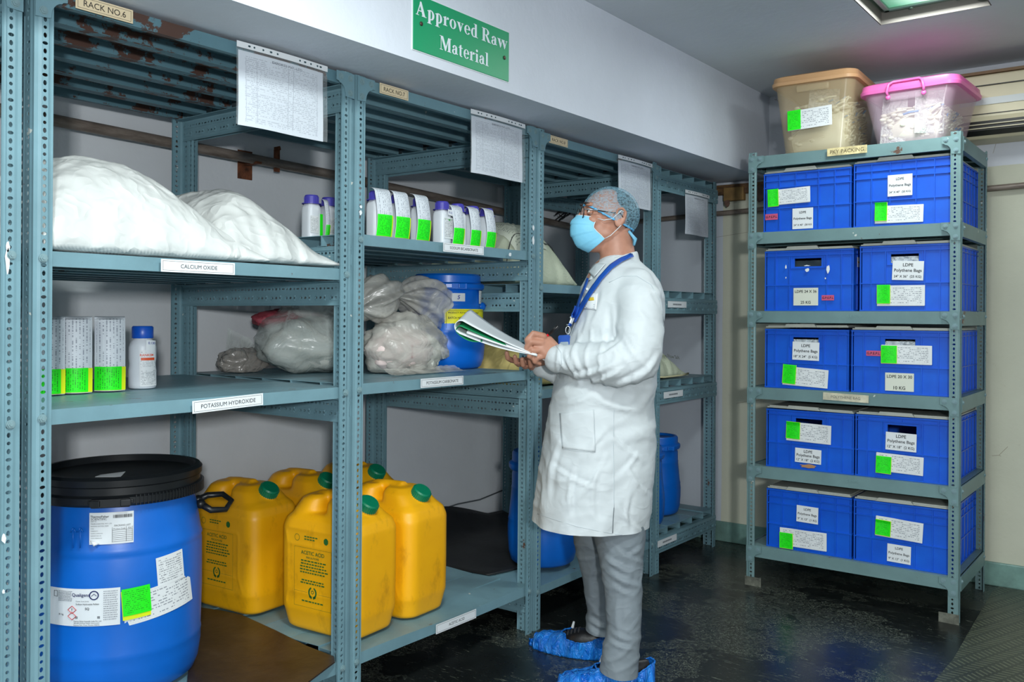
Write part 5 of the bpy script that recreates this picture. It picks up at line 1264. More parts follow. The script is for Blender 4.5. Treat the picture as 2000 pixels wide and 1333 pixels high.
b = MB(); blob(b, (-.1, -.02, .20), (.08, .17, .045), 9, .012); b.build('red_woven_band', wrinkled('red_weave', (150, 60, 72), .6, 20, .5, .1), T, smooth=True)
b = MB(); b.grid(lambda u, v: ((u - .5) * .12 + .08 - .05 * v, (v - .5) * .19 + .02, .02 + .10 * u + .01 * noise.noise(Vector((u * 6, v * 6, 2)))), 12, 12)
b.build('loose_flap', FILM2, T, smooth=True)
T = thing('plastic_bag', 'flat dull clear bag in the back corner behind the big clear bag', 'bag', (-2.90, 2.16, S7))
b = MB(); blob(b, (0, -.01, .04), (.07, .10, .055), 13, .014, zmin=.002); b.build('film', film('dull_bag_film', (168, 162, 154), .5, .2, 10, .22), T, smooth=True)
b = MB(); b.grid(lambda u, v: (-.03 + .02 * v, -.07 + .13 * u, .05 + .12 * v * (1 - .5 * u) + .008 * noise.noise(Vector((u * 5, v * 5, 7)))), 12, 12); b.build('standing_flap', FILM, T, smooth=True)
T = thing('plastic_bag', 'pinkish white knotted bag with tag 2.40 beside the blue drum', 'bag', (-2.44, 2.56, S7))
b = MB(); blob(b, (0, -.03, .09), (.11, .15, .085), 17, .014, zmin=.003); b.build('powder', PKP, T, smooth=True)
b = MB(); blob(b, (.02, .07, .075), (.075, .075, .075), 19, .01, zmin=.003); b.build('powder_lobe', POW, T, smooth=True)
b = MB(); blob(b, (0, 0, .10), (.135, .185, .115), 23, .028, zmin=.002, shape=lambda d: 1 + .15 * max(0, d.z) ** 4); b.build('film', FILM2, T, smooth=True)
b = MB(); b.grid(lambda u, v: (.08 + .06 * u, -.2 + .40 * v, .003 + .02 * (1 - u) ** 2 + .006 * abs(noise.noise(Vector((u * 4, v * 12, 3))))), 12, 24); b.build('loose_skirt', FILM2, T, smooth=True)
cc = card(T, frame((.105, .10, .075), (-.45, .9, 0), (-.25, -.12, 1)), .042, .045, PAPER, 'paper_tag'); text('2.40', cc, BLUEP, w=.03, z=.0014, bold=.01)
b = MB(); b.grid(lambda u, v: (.088 + .02 * math.cos(u * 3), -.08 + .06 * u, .06 + .05 * v), 8, 8); b.build('red_print', plain('faded_red_print', (214, 110, 124), .6), T, smooth=True)
# gathered bag lying on top, its neck tied, mouth ballooning out over the drum
T = thing('plastic_bag', 'crumpled clear bag with ballooning mouth resting against the blue drum', 'bag', (-2.50, 2.56, S7 + .20))
b = MB()
def gath(u, v):
    a = 2 * math.pi * u; s = v; L_ = -.20 + .40 * s
    rad = .075 * math.sin(math.pi * min(1, s / .5)) ** .8 + .016 if s < .5 else .016 + .085 * math.sin(min(1, (s - .5) / .42) * math.pi / 2) ** 1.1 * (1 if s < .95 else .9)
    rad *= 1 + .13 * math.sin(a * 9 + 2 * math.sin(s * 7)) * (1 - .6 * abs(s - .5)) + .12 * noise.noise(Vector((math.cos(a) * 2, math.sin(a) * 2, s * 5)))
    return (rad * math.cos(a) + .03 * s, L_ + .02 * math.sin(a * 3), rad * math.sin(a) * .95 + .05 + .05 * math.sin(s * 3))
b.grid(gath, 90, 44, closeu=True); b.build('film', FILM2, T, smooth=True)
b = MB(); b.lathe([(.02, -.008), (.022, 0), (.02, .008)], 16, M=Matrix.Translation((.015, 0, .105)) @ Matrix.Rotation(R(90), 4, 'X')); b.build('tied_neck', FILM2, T, smooth=True)
# ------------------------------------------------------------------ the man in the white coat
D0 = 3.26; A0 = (1180 - 1000) / FPX * D0
fw_ = Vector((-math.sin(YAW), math.cos(YAW), 0)); rt_ = Vector((math.cos(YAW), math.sin(YAW), 0))
O0 = fw_ * D0 + rt_ * A0
MAN = thing('person', 'man in white coat, blue hair net, face mask and glasses writing on a pad', 'person', (O0.x, O0.y, 0), YAW)
def L(px, py, b=0.0):
    """point of the figure b metres beyond its mid-plane, in the figure's own axes (x right, y away, z up)"""
    D = D0 + b; return Vector(((px - 1000) / FPX * D - A0, b, EYE - (py - 618 - (px - 1000) * ROLL) / FPX * D))
def cone(b, p, q, r0, r1, n=20):
    p, q = Vector(p), Vector(q); b.tube([p, q], [r0, r1], n); b.sphere(p, r0, n, 12); b.sphere(q, r1, n, 12)
def chain(b, pts, rs, n=20):
    # smooth path through the joints, tapering
    for k in range(len(pts) - 1): cone(b, pts[k], pts[k + 1], rs[k], rs[k + 1], n)
SKIN = NT('skin'); co = SKIN.coord()
SKIN.lk(SKIN.ramp(SKIN.noise(co, 14, 5), [(.3, (166, 116, 94)), (.7, (190, 140, 118))]), SKIN.b.inputs['Base Color']); SKIN.set(Roughness=.48)
SKIN.b.inputs['Subsurface Weight'].default_value = .12; SKIN.b.inputs['Subsurface Radius'].default_value = (.012, .005, .003)
SKIN.bump(SKIN.noise(co, 120, 3), .12, .002); SKIN = SKIN.m
# head frame: looks along -x, its left side towards the camera (-y)
HC = L(1187, 424, 0)
HM = Matrix.Translation(HC) @ Matrix.Rotation(R(9), 4, 'Z') @ Matrix.Rotation(R(3), 4, 'Y')
def hp(x, y, z): return HM @ Vector((x, y, z))
HR = HM.to_3x3()
b = MB()
def he(c, r, rot=None): b.sphere(hp(*c), r, 28, 18, M=HR @ rot if rot else HR)
he((.006, 0, .018), (.096, .077, .083)); he((-.034, 0, -.042), (.060, .060, .082)); he((-.045, 0, -.098), (.045, .044, .034)); he((-.01, 0, -.06), (.06, .063, .05))
b.tube([hp(-.084, 0, .028), hp(-.100, 0, .004), hp(-.116, 0, -.028)], [.010, .009, .013], 14); he((-.108, 0, -.034), (.016, .017, .012))
for s in (-1, 1):
    he((-.078, s * .030, .034), (.018, .026, .010)); he((-.062, s * .042, -.022), (.028, .022, .022))
    he((.022, s * .079, -.012), (.021, .007, .033), Matrix.Rotation(R(14), 3, 'Y')); 
    b.tube([hp(.004, s * .083, -.004), hp(.010, s * .089, .018), hp(.026, s * .090, .024), hp(.040, s * .088, .010), hp(.036, s * .084, -.016), hp(.020, s * .080, -.040)], [.004, .005, .005, .005, .005, .006], 8)
he((-.093, 0, -.075), (.016, .026, .012))
cone(b, hp(.030, 0, -.07), L(1208, 520, 0), .060, .066, 28)
# trunk, legs and arms under the clothes, then the hands: one surface
SHN, SHF = L(1245, 588, -.165), L(1196, 582, .15); ELN, ELF = L(1240, 703, -.225), L(1180, 735, .20); WRN, WRF = L(1100, 702, -.125), L(1068, 714, .07)
cone(b, L(1208, 560, 0), L(1195, 780, 0), .12, .12, 24); cone(b, L(1195, 780), L(1190, 930), .12, .12, 24)
chain(b, [SHN, ELN, WRN], [.055, .042, .029]); chain(b, [SHF, ELF, WRF], [.055, .042, .028]); cone(b, SHN, L(1208, 560), .055, .08); cone(b, SHF, L(1208, 560), .055, .08)
HN, HF = L(1205, 950, -.09), L(1170, 950, .09); KN_, KF = L(1212, 1120, -.11), L(1170, 1105, .13); AN, AF = L(1222, 1268, -.16), L(1176, 1215, .15)
chain(b, [HN, KN_, AN], [.085, .055, .036]); chain(b, [HF, KF, AF], [.085, .055, .036])
# near hand: closed round the pen, resting on the pad
def hand_palm(p0, p1, r0, r1, flat, nrm):
    n = 6
    for k in range(n + 1):
        s = k / n; c = p0.lerp(p1, s); rr_ = r0 + (r1 - r0) * s; d = (p1 - p0).normalized(); N = nrm.normalized(); W = d.cross(N).normalized(); N = W.cross(d)
        b.sphere(c, (rr_ * .62, rr_, rr_ * flat), 16, 10, M=Matrix((d, W, N)).transposed())
BN = -.115
hand_palm(L(1092, 696, BN), L(1064, 674, BN - .002), .033, .042, .46, Vector((.25, -1, .45)))
def finger(pts, r0, r1):
    n = len(pts); rs = [r0 + (r1 - r0) * k / (n - 1) for k in range(n)]
    chain(b, pts, rs, 12)
finger([L(1062, 657, BN - .01), L(1042, 652, BN - .018), L(1030, 664, BN - .02), L(1033, 683, BN - .006), L(1030, 689, BN)], .0125, .0085)
finger([L(1058, 670, BN - .016), L(1037, 668, BN - .026), L(1029, 679, BN - .022), L(1039, 692, BN - .006)], .0125, .009)
finger([L(1060, 684, BN - .014), L(1040, 685, BN - .026), L(1034, 696, BN - .02), L(1045, 702, BN - .004)], .012, .009)
finger([L(1067, 696, BN - .006), L(1050, 699, BN - .02), L(1045, 707, BN - .014), L(1055, 711, BN)], .0105, .008)
finger([L(1078, 676, BN + .018), L(1058, 668, BN + .030), L(1042, 674, BN + .026), L(1032, 684, BN + .014)], .014, .0095)
# far hand: palm up under the pad, thumb over its edge
hand_palm(L(1060, 712, .055), L(1034, 706, .015), .030, .042, .45, Vector((0, .2, 1)))
for k, (x0, x1, x2, y1) in enumerate(((1024, 1000, 992, 700), (1030, 1013, 1008, 708), (1037, 1026, 1022, 713), (1045, 1039, 1037, 715))):
    finger([L(x0, 707 + k, .01), L(x1, y1 + 4, -.025), L(x2, y1, -.055), L(x2 - 2, y1 - 11, -.066)], .0115, .0085)
finger([L(1050, 698, .06), L(1036, 684, .075), L(1018, 676, .06), L(1006, 674, .045)], .014, .0095)
BM_ = remeshed(b, 'body', SKIN, .0036, 5, .5)
o = bpy.data.objects.new('tmp', BM_); COL.objects.link(o); vg = o.vertex_groups.new(name='h'); iv_ = HM.inverted()
sel = [v.index for v in BM_.vertices if (lambda p: p.z > -.16 and p.length < .24 and not (abs(p.y) > .070 and -.005 < p.x < .05))(iv_ @ v.co)]
vg.add(sel, 1.0, 'REPLACE'); sm_ = o.modifiers.new('s', 'SMOOTH'); sm_.factor = .6; sm_.iterations = 12; sm_.vertex_group = 'h'
BM2 = eval_mesh(o); bpy.data.objects.remove(o); BM_ = BM2; BM_.name = 'body'
# sockets, ear hollows, fingernail-side detail pressed into the surface
inv = HM.inverted()
for v in BM_.vertices:
    p = inv @ v.co
    if abs(p.x) < .16 and abs(p.z) < .16 and abs(p.y) < .12:
        for s in (-1, 1):
            d = Vector((p.x + .090, (p.y - s * .031) * .8, (p.z - .010) * 1.1)).length
            if d < .026: v.co += HR @ Vector((1, 0, 0)) * .010 * (1 - d / .026) ** .8
            d = Vector(((p.x - .022), (p.y - s * .088) * .6, (p.z - .000) * .7)).length
            if d < .013: v.co -= HR @ Vector((0, s, 0)) * .007 * (1 - d / .013)
BM_.update(); body = link('body', BM_, MAN)
for s in (-1, 1):
    b = MB(); b.sphere(hp(-.0745, s * .031, .011), .0118, 20, 14); ey = b.build('eye', plain('eye_white', (222, 218, 212), .2), MAN, smooth=True)
    b = MB(); b.sphere(hp(-.0830, s * .0315, .012), (.0040, .0060, .0060), 16, 10, M=HR); b.build('iris', plain('iris_brown', (44, 28, 20), .15), ey, smooth=True)
    b = MB()
    for zz, rr_ in ((.0185, .0052), (.0025, .0040)):
        b.tube([hp(-.0815 + .010 * abs(t_) ** 2, s * (.031 + .016 * t_), .011 + (zz - .011) * (1 - t_ * t_ * .8)) for t_ in (-1, -.6, -.2, .2, .6, 1)], rr_, 8)
    b.build('eyelid', SKIN, MAN, smooth=True)
    b = MB(); b.tube([hp(-.097 + .014 * abs(t_) ** 2, s * (.030 + .020 * t_), .036 + .004 * (1 - t_ * t_)) for t_ in (-1, -.5, 0, .5, 1)], [.002, .004, .0045, .0035, .0015], 8); b.build('eyebrow', plain('eyebrow_dark', (52, 44, 42), .8), MAN, smooth=True)
# hair and the puckered net over it
def cap_surface(axis, beta, c, r, off, nu, nv, fn=None, wr=0, fr=10, seed=0):
    A = Vector(axis).normalized(); U = Vector((0, 1, 0)); U = (U - A * U.dot(A)).normalized(); V = A.cross(U)
    def f(u, v):
        ph = 2 * math.pi * u; be = R(beta(ph) if callable(beta) else beta) * v
        d = A * math.cos(be) + (U * math.cos(ph) + V * math.sin(ph)) * math.sin(be)
        q = 0
        if wr: q = wr * ((1 - abs(noise.noise(d * fr + Vector((seed, 0, 0)))) * 3) * .6 + .5 * math.sin(ph * 46 + 3 * noise.noise(d * 4)) * v ** 3)
        e = off + q
        return hp(c[0] + d.x * (r[0] + e), c[1] + d.y * (r[1] + e), c[2] + d.z * (r[2] + e))
    b = MB(); b.grid(f, nu, nv, closeu=True); return b
HAIR = plain('dark_grey_hair', (26, 28, 32), .6, var=.35, vs=120, bs=220, bst=.7)
cap_surface((.93, 0, .36), lambda ph: 74 + 5 * math.sin(ph * 5), (.006, 0, .016), (.096, .077, .084), .0022, 60, 24).build('hair', HAIR, MAN, smooth=True)
nt = NT('hair_net_film'); co = nt.coord(); n1 = nt.noise(nt.mapping(co, (1, 1, 2)), 60, 3, .5, .5)
rg = nt.math('SUBTRACT', 1.0, nt.math('MULTIPLY', nt.math('ABSOLUTE', nt.math('SUBTRACT', n1, .5)), 6.0))
nt.lk(nt.math('ADD', .10, nt.math('MULTIPLY', nt.math('MAXIMUM', rg, 0.0), .34)), nt.b.inputs['Alpha']); nt.b.inputs['Base Color'].default_value = (*lin((150, 200, 222)), 1); nt.set(Roughness=.5)
nt.bump(n1, .6, .01)
NETB = lambda ph: 99 + 6 * math.sin(ph) ** 0 * 0 + 8 * (math.cos(ph) ** 2)
netc, netr = (.008, 0, .010), (.098, .081, .092)
cap_surface((.42, 0, .9), lambda ph: 100 + 7 * math.cos(ph) ** 2, netc, netr, .006, 150, 50, wr=.0032, fr=9, seed=4).build('hair_net', nt.m, MAN, smooth=True)
A = Vector((.42, 0, .9)).normalized(); U = Vector((0, 1, 0)); V = A.cross(U); rim = []; rr_ = []
for k in range(120):
    ph = 2 * math.pi * k / 120; be = R(100 + 7 * math.cos(ph) ** 2); d = A * math.cos(be) + (U * math.cos(ph) + V * math.sin(ph)) * math.sin(be)
    e = .0035 + .0022 * math.sin(k * 2.1); rim.append(hp(netc[0] + d.x * (netr[0] + e), netc[1] + d.y * (netr[1] + e), netc[2] + d.z * (netr[2] + e))); rr_.append(.0034 + .0012 * math.sin(k * 1.7))
b = MB(); b.tube(rim, rr_, 8, closed=True); b.build('net_elastic', plain('net_elastic_blue', (92, 176, 226), .5), MAN, smooth=True)
# folds gathered at the nape
b = MB()
for k in range(9): b.tube([hp(.062 + .004 * (k % 3), -.056 + .014 * k, -.052 + .004 * (k % 2)), hp(.090 + .003 * (k % 2), -.050 + .0125 * k, -.078), hp(.088, -.046 + .0115 * k, -.100)], [.004, .007, .004], 8)
b.build('net_gather', plain('net_gather_blue', (120, 190, 222), .5, Alpha=.85), MAN, smooth=True)
# mask
MK = plain('mask_blue', (128, 202, 232), .6, bs=160, bst=.25, bdist=.002); MKW = plain('mask_white', (226, 236, 240), .6)
def bez(pts, s):
    k = min(int(s * (len(pts) - 1)), len(pts) - 2); f = s * (len(pts) - 1) - k
    P = lambda i: Vector(pts[max(0, min(len(pts) - 1, i))]); a, b_, c, d = P(k - 1), P(k), P(k + 1), P(k + 2)
    return .5 * ((2 * b_) + (c - a) * f + (2 * a - 5 * b_ + 4 * c - d) * f * f + (3 * b_ - a - 3 * c + d) * f ** 3)
Fp = [(-.117, 0, -.003), (-.133, 0, -.026), (-.135, 0, -.055), (-.126, 0, -.088), (-.102, 0, -.118), (-.066, 0, -.134)]
Sp = [(-.056, .058, -.014), (-.064, .062, -.034), (-.066, .064, -.050), (-.054, .064, -.062), (-.040, .062, -.072), (-.024, .062, -.086)]
def maskp(u, v, off=0):
    th = (u - .5) * 2; f, s_ = bez(Fp, v), bez(Sp, v); a = abs(th) * R(82); k = (1 - math.cos(a)) / (1 - math.cos(R(82)))
    x = f.x + (s_.x - f.x) * k; y = s_.y * math.sin(a) / math.sin(R(82)) * (1 if th > 0 else -1); z = f.z + (s_.z - f.z) * abs(th) ** 1.6
    st = .0034 * ((v * 3.6) % 1) * (1 if .12 < v < .92 else .2) * (1 - abs(th) ** 6)
    w_ = .0016 * noise.noise(Vector((u * 9, v * 7, 3)))
    return hp(x - (st + w_ + off), y * (1 + (st + off) * 6), z)
b = MB(); b.grid(maskp, 40, 42); o = b.build('face_mask', MK, MAN, smooth=True); m_ = o.modifiers.new('s', 'SOLIDIFY'); m_.thickness = .0012
b = MB()
for pts in ([maskp(u / 20, 0, .001) for u in range(21)], [maskp(0, v / 12, .001) for v in range(13)], [maskp(1, v / 12, .001) for v in range(13)]): b.tube(pts, .0013, 6)
b.build('mask_border', MKW, o, smooth=True)
b = MB()
for s, u in ((-1, 0), (1, 1)):
    b.tube([maskp(u, .02), hp(-.035, s * .076, -.022), hp(-.008, s * .082, -.016), hp(.022, s * .090, .014), hp(.034, s * .088, .012)], .0012, 6)
    b.tube([maskp(u, .98), hp(-.008, s * .077, -.074), hp(.012, s * .082, -.052), hp(.026, s * .084, -.036)], .0012, 6)
b.build('ear_loop', MKW, o, smooth=True)
# glasses
BLK = plain('glasses_black', (22, 22, 24), .3); SLV = plain('silver_metal', (190, 196, 200), .25, .9)
gl = None
for s in (-1, 1):
    pts = [hp(-.104 + .003 * math.cos(2 * math.pi * k / 32) * 0, s * (.033 + .024 * math.cos(2 * math.pi * k / 32)), .004 + .021 * math.sin(2 * math.pi * k / 32)) for k in range(32)]
    b = MB(); b.tube(pts, .0019, 8, closed=True)
    if gl is None: gl = b.build('glasses', BLK, MAN, smooth=True)
    else: b.build('rim', BLK, gl, smooth=True)
    b = MB(); b.add([p for p in pts], [tuple(range(32))]); gm = plain('lens_glass', (220, 232, 236), .05, Alpha=.16); b.build('lens', gm, gl)
    b = MB(); b.tube([hp(-.104, s * .057, .014), hp(-.096, s * .070, .013), hp(-.06, s * .079, .010)], .0019, 8); b.build('hinge_arm', SLV, gl, smooth=True)
    b = MB(); b.tube([hp(-.06, s * .079, .010), hp(-.01, s * .083, .006), hp(.022, s * .085, .004), hp(.034, s * .084, -.012)], .0018, 8); b.build('temple_arm', BLK, gl, smooth=True)
b = MB(); b.tube([hp(-.104, -.010, .010), hp(-.108, 0, .013), hp(-.104, .010, .010)], .0016, 8); b.build('bridge', BLK, gl, smooth=True)

# ---------------------------------------- coat
COAT = wrinkled('white_coat_cotton', (200, 207, 210), .62, 8, .2, .02, dist=.02, aniso=(1, 1, 1.6)); 
rows = [(500, 1180, 1236, .060), (508, 1172, 1244, .075), (520, 1158, 1256, .115), (533, 1150, 1270, .155), (552, 1142, 1283, .185), (580, 1133, 1291, .195), (620, 1120, 1291, .195), (670, 1106, 1286, .19), (730, 1091, 1279, .185), (790, 1078, 1275, .185), (860, 1067, 1277, .195), (930, 1056, 1273, .205), (1000, 1048, 1266, .215), (1036, 1044, 1262, .218), (1060, 1042, 1261, .22)]
b = MB(); rings = []
YB_ = R(13)
for py, pf, pb, hw in rows:
    f_, k_ = L(pf, py), L(pb, py); cx = (f_.x + k_.x) / 2; hx = abs(k_.x - f_.x) / 2 ; rg_ = []
    for i in range(64):
        a = 2 * math.pi * i / 64; ca, sa = math.cos(a), math.sin(a); e = 2 / 2.35
        x = abs(ca) ** e * (1 if ca > 0 else -1) * hx; y = abs(sa) ** e * (1 if sa > 0 else -1) * hw
        yw = YB_ * min(1, hw / .18) * .6; rg_.append((cx + x * math.cos(yw) - y * math.sin(yw), x * math.sin(yw) + y * math.cos(yw), f_.z))
    rings.append(rg_)
def dense(rgs, n):
    out = []
    for k in range(len(rgs) - 1):
        for q in range(n): out.append([tuple(Vector(p).lerp(Vector(p2), q / n)) for p, p2 in zip(rgs[k], rgs[k + 1])])
    return out + [rgs[-1]]
loft(b, dense(rings, 3)[::-1])
SL = lambda pts, rs: chain(b, pts, rs, 28)
SL([L(1238, 566, -.13), L(1250, 600, -.19), L(1251, 655, -.215), L(1244, 702, -.222), L(1200, 712, -.215), L(1150, 706, -.175), L(1108, 702, -.135), L(1090, 700, -.125)], [.078, .080, .076, .078, .076, .064, .054, .047])
SL([L(1190, 562, .12), L(1196, 640, .20), L(1185, 715, .205), L(1130, 724, .14), L(1082, 722, .085), L(1062, 716, .068)], [.075, .072, .07, .060, .047, .042])
CM = remeshed(b, 'coat', COAT, .0075, 10, .5)
def crease(p, n_):
    """cloth folds pushed out of the smooth form"""
    h = 0
    q = Vector((p.x * 5, p.y * 5, p.z * 8)); h += .0062 * (1 - min(1, abs(noise.noise(q + Vector((3, 1, 2)))) * 3.2))
    q = Vector((p.x * 11 + p.z * 6, p.y * 9, p.z * 9 - p.x * 5)); h += .0020 * (1 - min(1, abs(noise.noise(q)) * 3.0))
    if p.z < 1.05:   # skirt: long soft falls and cross creases
        h += .0075 * noise.noise(Vector((p.x * 13 + .6 * p.z, p.y * 11, p.z * 1.6))) * min(1, (1.05 - p.z) * 3)
        h += .0036 * (1 - min(1, abs(noise.noise(Vector((p.x * 6 + p.z * 9, p.y * 6, p.z * 12 - 7 * p.x)))) * 2.6))
    return h
near = (L(1244, 702, -.222), L(1090, 700, -.125), L(1250, 600, -.19))
for v in CM.vertices:
    p = v.co.copy(); n_ = v.normal.copy(); h = crease(p, n_)
    e = (p - near[0]).length
    ax = (near[1] - near[0]); t_ = max(0, min(1, (p - near[0]).dot(ax) / ax.length_squared)); dl = (p - (near[0] + ax * t_)).length
    if dl < .10 and p.y < -.06 and p.x < near[0].x + .06:     # forearm: rings of cloth bunched behind the cuff
        h += .0060 * (1 - min(1, abs(math.sin(t_ * 17 + 5 * p.z + 2.5 * noise.noise(p * 6))) * 1.5)) * (.5 + .9 * t_)
    if e < .15: h += .010 * (1 - min(1, abs(math.sin((p.z * .8 + p.x) * 46 + 3 * noise.noise(p * 7))) * 1.6)) * (1 - e / .15)
    v.co = p + n_ * (h - .003)
# the sharper creases of worn cotton: each a ridge beside a shallow valley, tapering out at both ends
def cloth_creases(me, lines, side=-1):
    n = len(me.vertices); co = np.zeros(n * 3); no = np.zeros(n * 3); me.vertices.foreach_get('co', co); me.vertices.foreach_get('normal', no)
    co = co.reshape(-1, 3); no = no.reshape(-1, 3); D = D0 + co[:, 1]; px = (co[:, 0] + A0) / D * FPX + 1000; py = 618 + (EYE - co[:, 2]) * FPX / D + (px - 1000) * ROLL
    h = np.zeros(n); face = no[:, 1] * side > .05
    for x0, y0, x1, y1, w_, a_ in lines:
        dx, dy = x1 - x0, y1 - y0; L_ = math.hypot(dx, dy); t_ = ((px - x0) * dx + (py - y0) * dy) / L_ ** 2; bow = np.sin(np.clip(t_, 0, 1) * math.pi) * L_ * .07
        d = ((px - x0) * dy - (py - y0) * dx) / L_ + bow; tap = np.where((t_ > 0) & (t_ < 1), np.sin(np.clip(t_, 0, 1) * math.pi) ** .8, 0)
        h += a_ * tap * (np.exp(-(d / w_) ** 2) - .75 * np.exp(-((d - w_ * 1.5) / (w_ * 1.1)) ** 2))
    co += no * (h * face)[:, None]; me.vertices.foreach_set('co', co.ravel()); me.update()
CL = [(1075, 905, 1190, 960, 4, .006), (1180, 830, 1262, 902, 4, .006), (1120, 985, 1190, 880, 4, .005), (1208, 985, 1258, 1040, 4, .006), (1225, 905, 1270, 968, 4, .006), (1210, 930, 1250, 880, 4, .005),
      (1100, 738, 1205, 706, 5, .008), (1130, 752, 1222, 716, 4, .007), (1160, 700, 1218, 664, 4, .007), (1180, 760, 1262, 722, 5, .008), (1235, 750, 1288, 690, 5, .007), (1188, 690, 1196, 590, 6, .006), (1215, 650, 1262, 716, 4, .005),
      (1150, 640, 1178, 560, 5, .004), (1120, 680, 1150, 610, 4, .004), (1090, 790, 1160, 770, 5, .005), (1165, 780, 1260, 800, 5, .006), (1100, 850, 1075, 980, 5, .006), (1130, 890, 1118, 1020, 5, .005), (1172, 900, 1168, 1030, 5, .005),
      (1235, 960, 1230, 1040, 4, .005), (1245, 600, 1282, 640, 5, .004), (1262, 560, 1290, 610, 5, .004), (1090, 690, 1108, 726, 3, .005), (1104, 684, 1124, 734, 3, .006), (1120, 682, 1142, 742, 4, .006), (1205, 800, 1255, 850, 4, .004), (1080, 940, 1140, 930, 4, .004), (1185, 840, 1150, 900, 4, .004)]
cloth_creases(CM, CL)
hz_ = L(1048, 1019).z
bm = bmesh.new(); bm.from_mesh(CM); bmesh.ops.bisect_plane(bm, geom=bm.verts[:] + bm.edges[:] + bm.faces[:], plane_co=(0, 0, hz_), plane_no=(0, 0, -1), clear_outer=True); bm.to_mesh(CM); bm.free()
CM.update()
coat = link('coat', CM, MAN)
bvh = BVHTree.FromPolygons([tuple(v.co) for v in CM.vertices], [tuple(p.vertices) for p in CM.polygons])
EYEL = MAN.matrix_basis.inverted() @ Vector((0, 0, EYE))
MAN_INV = MAN.matrix_basis.inverted()
def hit(px, py, off=.002):
    d = (MAN_INV.to_3x3() @ ray(px, py)).normalized(); h = bvh.ray_cast(EYEL, d)
    if h[0] is None: return L(px, py, -.12)
    return h[0] + h[1] * off
def patch_on(name, mat, q, nu, nv, off=.0025, uv=False, parent=None, label=None):
    """cloth patch laid on the coat between four corners"""
    b = MB(); A_, B_, C_, D_ = [Vector((p[0], p[1])) for p in q]
    def fn(u, v): p = (A_ * (1 - u) + B_ * u) * (1 - v) + (D_ * (1 - u) + C_ * u) * v; return hit(p.x, p.y, off)
    b.grid(fn, nu, nv, uv=uv); o = b.build(name, mat, parent or MAN, smooth=True); m_ = o.modifiers.new('s', 'SOLIDIFY'); m_.thickness = .0012; m_.offset = 0
    if label: o['label'] = label
    return o
def line_on(name, mat, pts, r_, off=.001, parent=None, n=4):
    b = MB(); P = []
    for k in range(len(pts) - 1):
        for q in range(n): s = q / n; P.append(hit(pts[k][0] * (1 - s) + pts[k + 1][0] * s, pts[k][1] * (1 - s) + pts[k + 1][1] * s, off))
    P.append(hit(*pts[-1], off)); b.tube(P, r_, 6); return b.build(name, mat, parent or MAN, smooth=True)
SEAM = plain('coat_seam_shadow', (188, 197, 202), .7)
# collar: a turned band round the neck, open at the front
b = MB(); cc_ = L(1205, 512, 0)
def collar(u, v):
    a = R(-148 + 296 * u); ca, sa = math.cos(a), math.sin(a); fr_ = max(0, -ca)
    ri = .066 + .004 * fr_; ro = .088 + .030 * fr_
    x_ = (ri + (ro - ri) * v) * ca * (1.0 + .12 * fr_); y_ = (ri + (ro - ri) * v) * sa
    zt = .046 * (ca * .5 + .5) - .020; z_ = zt + .010 * math.sin(math.pi * min(1, v * 2)) - .050 * v ** 1.3 - .010 * fr_ * v
    return (cc_.x + x_ - .002, cc_.y + y_, cc_.z + z_ + .006)
b.grid(collar, 60, 12); o = b.build('collar', COAT, MAN, smooth=True); m_ = o.modifiers.new('s', 'SOLIDIFY'); m_.thickness = .003
patch_on('collar_wing', COAT, [(1152, 533), (1165, 517), (1184, 518), (1163, 543)], 8, 8, .006)
line_on('placket', SEAM, [(1150, 545), (1142, 570), (1132, 600), (1122, 635), (1112, 662)], .0012)
for px, py in ((1148, 566), (1133, 608)): b = MB(); b.sphere(hit(px, py, .003), (.005, .005, .005), 12, 8); b.build('button', PAPER, MAN, smooth=True)
line_on('sleeve_seam', SEAM, [(1190, 552), (1215, 540), (1244, 540), (1272, 557), (1290, 590), (1298, 640)], .0010)
line_on('cuff_seam', SEAM, [(1086, 674), (1096, 690), (1097, 712), (1090, 734)], .0011, .0015)
line_on('side_seam', SEAM, [(1199, 800), (1198, 870), (1199, 940), (1199, 992)], .0010)
line_on('side_vent', plain('vent_shadow', (120, 128, 132), .8), [(1199, 992), (1197, 1020), (1196, 1048)], .0018)
line_on('hem_stitching', SEAM, [(1050, 1004), (1085, 1016), (1130, 1030), (1180, 1040), (1196, 1043)], .0006)
line_on('hem_stitching', SEAM, [(1201, 1044), (1230, 1047), (1258, 1046)], .0009)
pk = patch_on('pocket', COAT, [(1093, 808), (1160, 800), (1163, 884), (1098, 876)], 16, 16, .0012)
line_on('pocket_stitching', SEAM, [(1093, 808), (1095, 842), (1098, 876), (1130, 882), (1163, 884), (1162, 842), (1160, 800)], .0006, .0022, pk)
# badge printed on the breast
bd = patch_on('breast_badge', PAPER, [(1139, 603), (1166, 606), (1169, 574), (1146, 573)], 8, 8, .003, True, label='white breast badge with a small golden emblem')
patch_on('badge_emblem', plain('emblem_gold', (216, 186, 56), .5), [(1152, 589), (1162, 588), (1161, 582), (1153, 583)], 5, 4, .005, parent=bd)
b = MB()
for k, (x0, x1, y) in enumerate(((1147, 1163, 595), (1145, 1163, 599), (1147, 1161, 602))):
    s0, s1 = hit(x0, y, .0045), hit(x1, y + 1, .0045)
    for q in range(9): p_ = s0.lerp(s1, q / 9); p2 = s0.lerp(s1, (q + .7) / 9); b.tube([p_, p2], .0006, 4)
b.build('badge_text', NAVY, bd)
